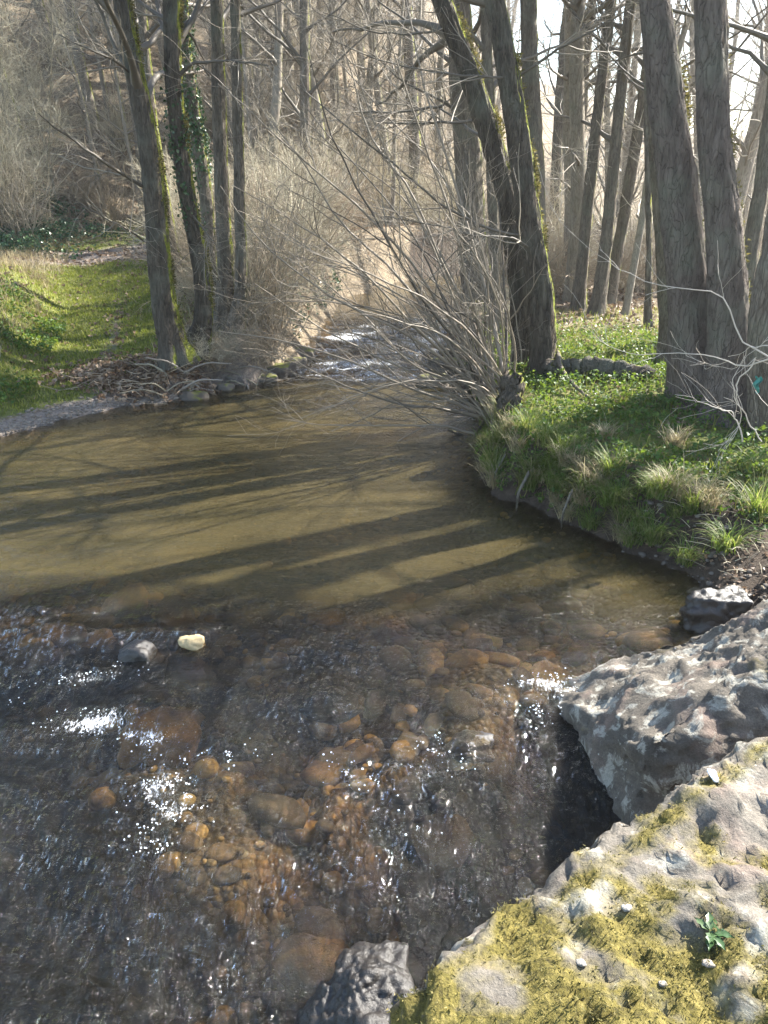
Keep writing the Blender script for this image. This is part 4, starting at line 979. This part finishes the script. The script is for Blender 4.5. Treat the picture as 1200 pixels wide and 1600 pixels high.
# ------------------------------------------------------------------ leaning shrub over the water
def px_shrub(name, stems, Ys, label, mat, seed, r=(.010, .022), n2=8, n3=5, L2=(.5, 1.6), cat='shrub', base=None):
    g = rng(seed); G = Geo(); PP, RR = [], []
    for s, (path, yy) in enumerate(zip(stems, Ys)):
        pts = [at_Y(px, py, y) for (px, py), y in zip(path, np.linspace(yy[0], yy[1], len(path)))]
        if base is not None: pts[0] = np.array(base) + g.normal(size=3) * [.17, .17, .0]
        P, R, t = resample(pts, np.linspace(1, .22, len(pts)) ** 1.2 * g.uniform(*r), 18)
        P[1:] += np.cumsum(g.normal(size=(17, 3)) * .010, axis=0); PP.append(P); RR.append(R)
    PP, RR = np.array(PP), np.array(RR)
    v, f, a = tubes(PP, RR, 7, g.random(len(PP))); G.add(v, f, a)
    B, RB_ = spawn(g, PP, RR, n2, .15, 1, L2, (18, 48), 9, .0075, 0.015, .10, .65, .009, .3, (-.5, 0, .1), .5)
    v, f, a = tubes(B, np.maximum(RB_, .0018), 5, g.random(len(B))); G.add(v, f, a)
    C_, RC = spawn(g, B, RB_, n3, .1, 1, (.2, .7), (20, 50), 6, .006, 0.0, .14, .65, .006, .4, None, .4)
    v, f, a = tubes(C_, np.maximum(RC, .0014), 3, g.random(len(C_))); G.add(v, f, a)
    off = PP[0, 0].copy(); off[2] = min(off[2], h1(off[0], off[1]) if base is None else off[2])
    return link(name, G.mesh(name, [mat], off=off), None, tuple(off), label, cat), PP
b = at_z(795, 668, 0.18)
b[2] = 0.10
stems = [[(800, 665), (760, 627), (734, 537), (708, 455), (659, 350), (600, 240), (560, 140), (513, 0)],
         [(800, 665), (745, 600), (690, 520), (620, 430), (540, 350), (470, 250), (400, 160)],
         [(800, 665), (755, 590), (700, 500), (600, 440), (500, 390), (400, 330)],
         [(800, 665), (740, 640), (660, 590), (560, 540), (460, 480), (400, 440)],
         [(800, 665), (750, 655), (680, 640), (600, 630), (510, 600), (440, 560)],
         [(800, 665), (740, 680), (680, 668), (600, 668), (500, 665), (432, 652)],
         [(800, 665), (770, 590), (745, 480), (720, 370), (680, 240), (640, 120), (600, 0)],
         [(800, 665), (775, 570), (765, 440), (745, 320), (700, 200), (680, 100)],
         [(800, 665), (750, 610), (700, 560), (640, 520), (540, 470), (430, 390), (360, 300)],
         [(800, 665), (755, 610), (700, 480), (640, 360), (560, 270), (480, 180), (400, 60)],
         [(800, 665), (740, 620), (640, 560), (580, 500), (500, 440), (440, 400)],
         [(800, 665), (760, 600), (735, 500), (690, 400), (620, 300), (530, 240), (440, 190)],
         [(800, 665), (790, 560), (790, 450), (780, 340), (770, 250)],
         [(800, 665), (745, 640), (690, 590), (640, 560), (580, 530), (500, 520), (430, 500)],
         [(800, 665), (770, 620), (700, 600), (620, 590), (560, 600), (500, 590)],
         [(800, 665), (760, 560), (700, 420), (650, 300), (570, 180), (540, 70), (520, 10)]]
stems += [[(810, 650), (770, 500), (735, 380), (690, 280), (600, 190), (520, 100), (440, 10)], [(805, 655), (740, 560), (650, 430), (560, 330), (440, 220), (330, 130)],
          [(800, 660), (730, 590), (640, 500), (540, 400), (440, 330), (350, 280)], [(805, 655), (770, 480), (730, 330), (680, 170), (650, 40), (640, -20)],
          [(800, 660), (740, 570), (640, 440), (560, 300), (500, 180), (470, 60)], [(800, 668), (720, 640), (620, 600), (520, 560), (420, 530), (340, 520)]]
gg = rng(4)
for i in range(9):
    a = gg.uniform(-.1, 1.25); L = gg.uniform(180, 430); bx, by = 795 + gg.normal() * 12, 660
    ex, ey = bx - L * math.cos(a) * 1.0, by - L * math.sin(a) * 1.15
    mx, my = bx - L * .45 * math.cos(a + .25), by - L * .5 * math.sin(a + .25) - 20
    stems.append([(bx, by), (bx - 14, by - 30), (mx, my), (ex, ey)])
Ys = [(8.5 + gg.normal() * .15, 8.3 + gg.uniform(-1.6, 1.8)) for _ in stems]
px_shrub('leaning_shrub', stems, Ys, 'many-stemmed leafless shrub leaning left from the right bank far out over the water', M_TWIGD, 55, r=(.013, .027), base=b, n2=9, n3=6)
# thick low stems curving out of the stool
G = Geo()
for q, r in [([(815, 672), (790, 668), (760, 640), (742, 590), (735, 530)], .05), ([(805, 676), (770, 668), (740, 630), (725, 585)], .035), ([(800, 684), (765, 690), (735, 684), (700, 672)], .028), ([(790, 690), (750, 694), (720, 680)], .02)]:
    P, R, t = resample([at_Y(px, py, 8.45) for px, py in q], np.linspace(r, r * .5, len(q)), 18)
    v, f, a = tubes(P[None], R[None], 12); G.add(v, f)
b2 = at_Y(800, 676, 8.45)
link('shrub_root', G.mesh('shrub_root', [M_BARK], off=b2), None, tuple(b2), 'thick bent roots and low stems at the foot of the leaning shrub', 'roots')
# upright suckers right of it
px_shrub('sucker_shoots', [[(755 + gg.uniform(-40, 70), 640), (755 + gg.uniform(-50, 60), 480), (750 + gg.uniform(-70, 70), gg.uniform(250, 380))] for _ in range(16)], [(9.2 + gg.uniform(-.4, .8),) * 2 for _ in range(16)],
         'upright grey shoots crowding round the feet of the leaning mossy trees', M_TWIG, 56, r=(.006, .012), n2=6, n3=4, L2=(.3, .8))
# pale crooked twigs hanging at the right edge
px_shrub('pale_twigs', [[(1205, 560), (1165, 540), (1130, 470), (1060, 455), (990, 440), (930, 405), (870, 350)], [(1205, 560), (1160, 572), (1120, 555), (1050, 548), (960, 540), (900, 500)],
                        [(1200, 540), (1170, 545), (1150, 575), (1080, 575)], [(1190, 690), (1165, 640), (1150, 600), (1160, 560), (1200, 520)], [(1160, 690), (1145, 640), (1110, 625), (1090, 615)], [(1180, 560), (1150, 600), (1160, 650), (1130, 690), (1105, 688)]],
         [(5.6, 6.2), (5.6, 6.4), (5.6, 5.9), (5.7, 5.7), (5.8, 5.8), (5.7, 5.8)], 'pale crooked twigs reaching left from the right edge in front of the massive trees', M_WOOD, 57, r=(.0045, .008), n2=4, n3=2, L2=(.12, .4))
# scrap of teal netting on them
g = rng(3); u, w = np.meshgrid(np.linspace(0, 1, 8), np.linspace(0, 1, 14)); p0 = at_Y(1185, 590, 5.65)
Vc = np.stack([p0[0] + (u - .5) * .035 * (1.3 - w) + .012 * np.sin(w * 9), p0[1] + .02 * np.sin(u * 9 + w * 4), p0[2] - w * .11 + .01 * np.sin(u * 7)], -1).reshape(-1, 3)
r_, c_ = np.meshgrid(np.arange(13), np.arange(7), indexing='ij'); i = (r_ * 8 + c_).ravel(); Fc = np.stack([i, i + 1, i + 9, i + 8], -1)
Vc2 = np.concatenate([Vc, Vc + [0, .003, 0]]); Fc2 = np.concatenate([Fc, Fc[:, ::-1] + len(Vc)])
link('cloth_scrap', make_mesh('cloth_scrap', Vc2 - p0, Fc2, [M_CLOTH]), None, tuple(p0), 'small scrap of teal cloth caught on the pale twigs at the right edge', 'cloth')

# stump beside the leaning pair, fallen mossy log, sticks
def stick(name, pts, r, mat, label, cat, sides=8, r2=.4, seed=1, amp=0.0, group=None):
    P, R, t = resample(pts, np.linspace(r, r * r2, len(pts)), 30)
    g = rng(seed); P[1:-1] += g.normal(size=(28, 3)) * r * .12
    V, F, N = trunk_geo(P, R, t, sides, seed, amp or r * .1, 0)
    c = len(V); V = np.concatenate([V, P[:1], P[-1:]])
    j = np.arange(sides); cap = np.concatenate([np.stack([np.full(sides, c), (j + 1) % sides, j], -1), np.stack([np.full(sides, c + 1), c - sides + j, c - sides + (j + 1) % sides], -1)])
    b = np.array(pts[0], float)
    return link(name, make_mesh(name, V - b, [cap, F], [mat]), None, tuple(b), label, cat, group)
p = gp(800, 655)
stick('stump', [p + [-.02, -.05, -.1], p + [-.03, -.05, .15], p + [-.04, -.04, .38]], .13, M_BARK, 'short mossy stump wedged between the leaning shrub and the leaning trees', 'stump', 24, .85, 3, .015)
a1, a2 = gp(880, 590), gp(985, 598)
stick('fallen_log', [a1 + [-.2, 0, .08], (a1 + a2) / 2 + [0, 0, .14], a2 + [.2, 0, .06]], .11, M_BARK, 'fallen mossy log lying behind the sunny bank, right of the leaning trees', 'log', 20, .7, 4, .012)
stick('fallen_branch', [gp(868, 585) + [0, 0, .25], gp(885, 610) + [0, 0, .12], gp(918, 625) + [0, 0, .03]], .028, M_BARKG, 'broken stick leaning down beside the right leaning tree', 'branch', 10, .5, 6)
g = rng(12)
for i in range(16):
    p = gp(g.uniform(250, 420), g.uniform(585, 625)); a = g.uniform(0, 6.28); L = g.uniform(.3, .9)
    e = p + np.array([math.cos(a) * L, math.sin(a) * L * .5, g.uniform(.0, .35)])
    stick('driftwood_stick', [p + [0, 0, .02], (p + e) / 2 + [0, 0, .08], e], g.uniform(.008, .02), M_WOOD if i % 2 else M_TWIGP, 'pale dead stick in the tangle at the foot of the leaning mossy tree', 'stick', 6, .5, i, group='driftwood at the mossy tree foot')
# brushwood heap left of the mossy tree
g = rng(33); n = 100; c0 = gp(215, 596); G = Geo()
P0 = c0 + np.stack([g.normal(size=n) * .38, g.normal(size=n) * .2, .01 + .07 * g.random(n)], -1); P0[:, 2] += H(P0[:, 0], P0[:, 1]) - c0[2]
a = g.uniform(0, 6.28, n); L = g.uniform(.15, .6, n); P1 = P0 + np.stack([np.cos(a) * L, np.sin(a) * L, g.normal(size=n) * .08], -1)
PP = np.stack([P0, (P0 + P1) / 2 + g.normal(size=(n, 3)) * .03, P1], 1); v, f, a_ = tubes(PP, np.tile([.0045, .004, .002], (n, 1)) * g.uniform(.5, 1.4, (n, 1)), 4, g.random(n)); G.add(v, f, a_)
k = 2500; q = c0 + np.stack([g.normal(size=k) * .5, g.normal(size=k) * .25, .02 + .05 * g.random(k)], -1); q[:, 2] += H(q[:, 0], q[:, 1]) - c0[2]
hp = link('brush_heap', G.mesh('brush_heap', [M_TWIGR], off=c0), None, tuple(c0), 'low heap of brown brushwood and dead leaves left of the leaning mossy tree', 'brush heap')
v, f, a_ = leaves(g, q - c0, np.tile([0, 0, 1.0], (k, 1)), (.04, .09), .8); G = Geo(); G.add(v, f, a_); link('dead_leaves', G.mesh('dead_leaves', [M_LITTER], False), hp, kind='stuff')
for i, (px, py, s) in enumerate([(330, 585, .45), (300, 560, .4), (395, 572, .5), (425, 560, .55), (355, 570, .4)]):
    q = gp(px, py); copy_tree(shr[(1, 3, 1, 4, 3)[i]], tuple(q), i * 1.3, s, 'low brown bramble tangle at the water edge by the left bank trees', 'brambles at the left water edge')
# roots in the undercut right bank
for i, (px, py) in enumerate([(778, 722), (815, 752), (885, 782)]):
    p = at_z(px, py + 10, .25); q = at_z(px - 8, py + 45, -.03)
    stick('bank_root', [p + [.1, .25, .05], (p + q) / 2 + [0, .03, .04], q], g.uniform(.008, .014), M_BARKG, 'dark root hanging down the undercut right bank into the water', 'root', 10, .5, 40 + i, group='roots in the undercut bank')

n = 0
while n < 34:
    y = g.uniform(17, 27); x = g.uniform(-2.5, 4.5)
    if river_sd(np.array([x]), np.array([y]))[0] < .2: continue
    copy_tree(shr[n % 5], (x, y, h1(x, y)), g.uniform(0, 6.28), g.uniform(.6, 1.1), f'{TK[n % 5]} closing off the stream above the rapid', f'{TK[n % 5]}s above the rapid'); n += 1
# air
hz = Geo(); bx0, bx1, by0, by1, bz0, bz1 = -175, 175, -32, 160, -2.0, 44
Vh = np.array([(x, y, z) for x in (bx0, bx1) for y in (by0, by1) for z in (bz0, bz1)]); Fh = np.array([[0, 1, 3, 2], [4, 6, 7, 5], [0, 4, 5, 1], [2, 3, 7, 6], [0, 2, 6, 4], [1, 5, 7, 3]])
t = NT('air'); pv = t.n('ShaderNodeVolumePrincipled'); pv.inputs['Color'].default_value = (.92, .94, 1, 1); pv.inputs['Density'].default_value = 0.0010; pv.inputs['Anisotropy'].default_value = .5
t.l(pv.outputs[0], t.out.inputs['Volume']); ho = link('haze', make_mesh('haze', Vh, Fh, [t.m], False), kind='stuff')
# ------------------------------------------------------------------ ground cover
def scatter(g, n, xr, yr, fn):
    x = g.uniform(*xr, n * 4); y = g.uniform(*yr, n * 4); w = fn(x, y); k = g.random(n * 4) < w
    x, y = x[k][:n], y[k][:n]; return x, y, H(x, y)
def blades(g, P, h, w, lean=.5, seg=1):
    n = len(P); a = g.uniform(0, 6.28, n); s = np.stack([np.cos(a), np.sin(a), np.zeros(n)], -1)
    b = norm(g.normal(size=(n, 3)) * [1, 1, 0] + 1e-6); L = (h[0] + (h[1] - h[0]) * g.random(n))[:, None]; ln = lean * g.random(n)[:, None]
    tip = P + np.array([0, 0, 1.0]) * L + b * L * ln
    mid = P + np.array([0, 0, .62]) * L + b * L * ln * .35
    V = np.stack([P - s * w, P + s * w, mid - s * w * .7, mid + s * w * .7, tip], 1)
    i = np.arange(n)[:, None] * 5; F = np.concatenate([i + [0, 1, 3], i + [0, 3, 2], i + [2, 3, 4]]).astype(int)
    return V.reshape(-1, 3), F, np.repeat(g.random(n), 5)
g = rng(60)
def gm(x, y):
    sd = river_sd(x, y); a, b_, c_ = masks(x, y, 0, sd); return np.clip(a * 1.2 - .15 + .5 * fbm(x * 1.2, y * 1.2, 4, 3), 0, 1) * (1 - np.clip(c_ * 1.6, 0, 1)) * (sd > .12)
def isleft(x, y): return x < np.interp(y, [-30, 9, 14, 20], [-2, -1.5, 0.0, 0.8])
x, y, z = scatter(g, 36000, (-9.5, -1.8), (8, 19), lambda x, y: gm(x, y) * isleft(x, y) * (x > -.55 * y - .5))
v, f, a = blades(g, np.stack([x, y, z], -1), (.02, .065), .007, .9)
G = Geo(); G.add(v, f, a); link('meadow_grass', G.mesh('meadow_grass', [M_GRASS], False), label='short sunlit grass on the track and slope of the left bank', cat='grass', kind='stuff')
# dry stalks and brown weeds on the left slope
x, y, z = scatter(g, 16000, (-10, -1), (8.5, 20), lambda x, y: np.clip(.25 + fbm(x * .9, y * .9, 12, 3), .12, 1) * isleft(x, y) * (river_sd(x, y) > .5) * (np.abs(x - track_x(y)) > .9))
v, f, a = blades(g, np.stack([x, y, z], -1), (.06, .22), .005, 1.2)
G = Geo(); G.add(v, f, a); link('dry_weeds', G.mesh('dry_weeds', [M_DRY], False), label='withered straw-coloured weeds on the left slope', cat='weeds', kind='stuff')
# leaf litter
x1, y1, z1 = scatter(g, 30000, (-16, 12), (10, 34), lambda x, y: (river_sd(x, y) > .2) * np.clip(.9 - .8 * gm(x, y), 0.22, 1) * np.clip(26 / (y * y) * 10, 0, 1) * (np.abs(x) < .62 * y))
v, f, a = leaves(g, np.stack([x1, y1, z1 + .02], -1), np.tile([0, 0, 1.0], (len(x1), 1)), (.05, .10), .6)
G = Geo(); G.add(v, f, a); link('leaf_litter', G.mesh('leaf_litter', [M_LITTER], False), label='brown leaf litter over the woodland floor and hillside', cat='leaf litter', kind='stuff')
x1, y1, z1 = scatter(g, 9000, (1.2, 6), (3.2, 12), lambda x, y: (river_sd(x, y) > .08) * np.clip(.35 + fbm(x * 1.5, y * 1.5, 22, 3), 0, 1))
v, f, a = leaves(g, np.stack([x1, y1, z1 + .01], -1), np.tile([0, 0, 1.0], (len(x1), 1)), (.02, .045), .7)
G = Geo(); G.add(v, f, a); link('leaf_litter', G.mesh('leaf_litter', [M_LITTER], False), label='small dead leaves on the mud of the right bank', cat='leaf litter', kind='stuff')
# low green plants on the right bank
def herb_w(x, y):
    sd = river_sd(x, y) - .03 * fbm(x * 6, y * 6, 3, 2); return (~isleft(x, y)) * (sd > .035) * np.clip(.75 + .7 * fbm(x * 1.6, y * 1.6, 31, 3), 0, 1) * sstep(4.9, 5.9, y + .25 * (x - 2)) * sstep(13, 9.5, y)
x, y, z = scatter(g, 60000, (.7, 6.5), (4.6, 12.5), herb_w)
hh = .01 + .15 * g.random(len(x)) * np.clip(.6 + fbm(x * 3, y * 3, 5, 2), .1, 1.3)
v, f, a = leaves(g, np.stack([x, y, z + hh], -1), np.tile([0, 0, 1.0], (len(x), 1)), (.014, .05), .7)
G = Geo(); G.add(v, f, a); link('herb_cover', G.mesh('herb_cover', [M_HERB], False), label='low bright green leafy plants covering the right bank', cat='ground cover', kind='stuff')
x, y, z = scatter(g, 9000, (1, 6), (4.6, 14), lambda x, y: herb_w(x, y) * .5 + (y > 9) * .4 * (river_sd(x, y) > .2))
v, f, a = blades(g, np.stack([x, y, z], -1), (.05, .14), .004, .8)
G = Geo(); G.add(v, f, a); link('bank_grass', G.mesh('bank_grass', [M_GRASS], False), label='thin grass among the leafy plants of the right bank', cat='grass', kind='stuff')
# weeds on the left below the slope (nettles)
x, y, z = scatter(g, 9000, (-8, -4.2), (8.2, 13), lambda x, y: np.clip(.2 + fbm(x * 1.1, y * 1.1, 41, 3), 0, 1) * (river_sd(x, y) > .35) * (np.abs(x - track_x(y)) > .5))
v, f, a = leaves(g, np.stack([x, y, z + .03 + .08 * g.random(len(x))], -1), np.tile([0, 0, 1.0], (len(x), 1)), (.03, .06), .6)
G = Geo(); G.add(v, f, a); link('nettle_patch', G.mesh('nettle_patch', [M_HERB], False), label='young green nettles on the lower left slope above the water', cat='ground cover', kind='stuff')
# ivy on the mound
x, y, z = scatter(g, 9000, (-12, -6.5), (17.5, 21), lambda x, y: np.clip(.4 + fbm(x * .8, y * .8, 51, 3), 0, 1))
v, f, a = leaves(g, np.stack([x, y, z + .05 + .3 * g.random(len(x)) ** 2], -1), np.tile([0, -.5, 1.0], (len(x), 1)), (.05, .09), .6)
G = Geo(); G.add(v, f, a); link('ivy_cover', G.mesh('ivy_cover', [M_IVY], False), label='dark ivy covering the mound above the path at the left edge', cat='ivy', kind='stuff')
x, y, z = scatter(g, 7000, (-2.2, 1.2), (11.5, 21), lambda x, y: (river_sd(x, y) > .1) * np.clip(.2 + fbm(x * .8, y * .8, 61, 3), 0, 1))
v, f, a = leaves(g, np.stack([x, y, z + .05 + .25 * g.random(len(x)) ** 2], -1), np.tile([0, -.5, 1.0], (len(x), 1)), (.04, .08), .6)
G = Geo(); G.add(v, f, a); link('ivy_cover', G.mesh('ivy_cover', [M_IVY], False), label='ivy trailing over the left bank beside the rapid', cat='ivy', kind='stuff')

# long grass tufts, one object each
def tuft_mesh(seed, n=170, h=.34, mat=M_TUFT, drop=1.0):
    g = rng(seed); K = 6; P = np.zeros((n, K, 3)); P[:, 0, :2] = g.normal(size=(n, 2)) * .035
    a = g.uniform(0, 6.28, n); d = norm(np.stack([np.cos(a) * .45, np.sin(a) * .45, np.ones(n)], -1)); L = h * g.uniform(.5, 1.2, n)
    for k in range(1, K):
        d = norm(d + g.normal(size=d.shape) * .06 + np.array([0, 0, -.42 * drop * k / K])); P[:, k] = P[:, k - 1] + d * (L / (K - 1))[:, None]
    s = norm(np.cross(P[:, -1] - P[:, 0], [0, 0, 1.0])); w = .0035 * np.array([1, 1, .9, .7, .45, .1])
    V = np.stack([P - s[:, None] * w[None, :, None], P + s[:, None] * w[None, :, None]], 2).reshape(-1, 3)
    b = (np.arange(n) * K * 2)[:, None] + (np.arange(K - 1) * 2)[None]; F = np.stack([b, b + 1, b + 3, b + 2], -1).reshape(-1, 4)
    return make_mesh('grass_tuft', V, F, [mat], False, {'tint': np.repeat(g.random(n), K * 2)})
tm = [tuft_mesh(1), tuft_mesh(2, 150, .3, M_TUFT, 1.4), tuft_mesh(3, 140, .30, M_DRY, 1.3)]
for i, (px, py, k, s, lab) in enumerate([
    (785, 700, 0, .7, 'bright green grass tuft at the very tip of the right bank'), (828, 738, 1, 1.0, 'green tuft hanging over the undercut bank left of centre'),
    (868, 745, 1, .9, 'tuft on the lip of the right bank second from its tip'), (885, 735, 2, 1.0, 'straw tuft on the lip of the right bank'),
    (930, 765, 2, 1.1, 'pale drooping tuft hanging furthest down the right bank'), (915, 770, 1, 1.1, 'green and straw tuft beside the pale drooping one'),
    (1050, 780, 2, 1.0, 'straw tuft among the shaded plants below the massive trees'), (1035, 775, 1, 1.0, 'green tuft among the shaded plants below the massive trees'),
    (1000, 828, 0, .8, 'sunlit tuft at the water end of the shaded bank'), (1180, 810, 0, 1.0, 'yellow-green tuft at the right edge above the mud'),
    (945, 690, 2, .8, 'straw tuft in the middle of the sunny bank'), (1055, 700, 2, .9, 'straw tuft at the foot of the left massive tree'),
    (1185, 745, 1, .9, 'tuft beside the edge trunk at the right'), (870, 690, 1, .7, 'small tuft in the sunny plants near the leaning trees'),
    (960, 800, 1, .9, 'shaded tuft low on the bank above the water'), (1100, 790, 2, .8, 'thin straw tuft right of the shaded plants')]):
    p = gp(px, py); o = link('grass_tuft', tm[k], None, tuple(p - [0, 0, .01]), lab, 'grass tuft', 'grass tufts on the right bank'); o.scale = (s,) * 3; o.rotation_euler = (0, 0, i * 1.7)
n = 0
while n < 80:
    px = g.uniform(.75, 3.2); py = g.uniform(4.9, 8.6); q = river_sd(np.array([px]), np.array([py]))[0]
    if not (.04 < q < .36) or isleft(np.array([px]), np.array([py]))[0]: continue
    k = [1, 2, 0, 2, 1][n % 5]; o = link('grass_tuft', tm[k], None, (px, py, h1(px, py) - .01), ['small green', 'small straw', 'small upright', 'small straw', 'small green'][n % 5] + ' grass tuft hanging over the lip of the right bank', 'grass tuft', 'small tufts along the lip of the right bank')
    s_ = g.uniform(.5, 1.0); o.scale = (s_, s_, s_); o.rotation_euler = (0, 0, g.uniform(0, 6)); n += 1
# bare twigs and dead stems lying on the mud at right
g = rng(15); G = Geo(); n = 420
x = g.uniform(2.0, 4.2, n); y = g.uniform(4.0, 5.6, n); k = river_sd(x, y) > .1; x, y = x[k], y[k]; n = len(x); z = H(x, y)
a = g.uniform(0, 6.28, n); L = g.uniform(.05, .25, n); P0 = np.stack([x, y, z + .008], -1); P1 = P0 + np.stack([np.cos(a) * L, np.sin(a) * L, g.uniform(0, .06, n)], -1)
PP = np.stack([P0, (P0 + P1) / 2 + [0, 0, .012], P1], 1); v, f, t_ = tubes(PP, np.tile([.0028, .0024, .0014], (n, 1)), 3, g.random(n)); G.add(v, f, t_)
link('dead_twigs', G.mesh('dead_twigs', [M_TWIGP]), label='dead twigs strewn over the mud above the grey boulder', cat='twigs', kind='stuff')

# small plant growing on the mossy boulder
p, n_ = on_mesh(VA, NA, 1100, 1468, cA); p = p + cA
root = link('rock_plant', None, None, tuple(p), 'small grey-green leafy plant growing in a crack of the mossy boulder', 'plant')
g = rng(44)
for i in range(15):
    a = g.uniform(0, 6.28); L = g.uniform(.025, .06); d = np.array([math.cos(a), math.sin(a), g.uniform(.15, .6)]); d /= np.linalg.norm(d)
    K = 7; t = np.linspace(0, 1, K); Pm = d[None] * (t * L)[:, None] + np.array([0, 0, -.35])[None] * (t ** 2 * L)[:, None] + [0, 0, .008]
    s = np.cross(d, [0, 0, 1]); s /= np.linalg.norm(s); w = .009 * np.sin(t * 3.0 + .12) * (1 + .3 * np.cos(t * 20))
    V = np.concatenate([Pm - s * w[:, None] + [0, 0, .003], Pm, Pm + s * w[:, None] + [0, 0, .003]]); j = np.arange(K - 1)
    F = np.concatenate([np.stack([j, j + 1, K + j + 1, K + j], -1), np.stack([K + j, K + j + 1, 2 * K + j + 1, 2 * K + j], -1)])
    link('leaf', make_mesh('leaf', V, F, [M_IVY], True, {'tint': np.full(len(V), g.uniform(.5, 1))}), root)
p, n_ = on_mesh(VA, NA, 1105, 1207, cA); p = p + cA
v, f = rand_rock(3, 9, .012, .03, .006, amp=.1)
link('white_chip', make_mesh('white_chip', v, f, [M_FOAM]), None, tuple(p + n_ * .004), 'tiny white chip on the shaded top of the pale boulder', 'chip')
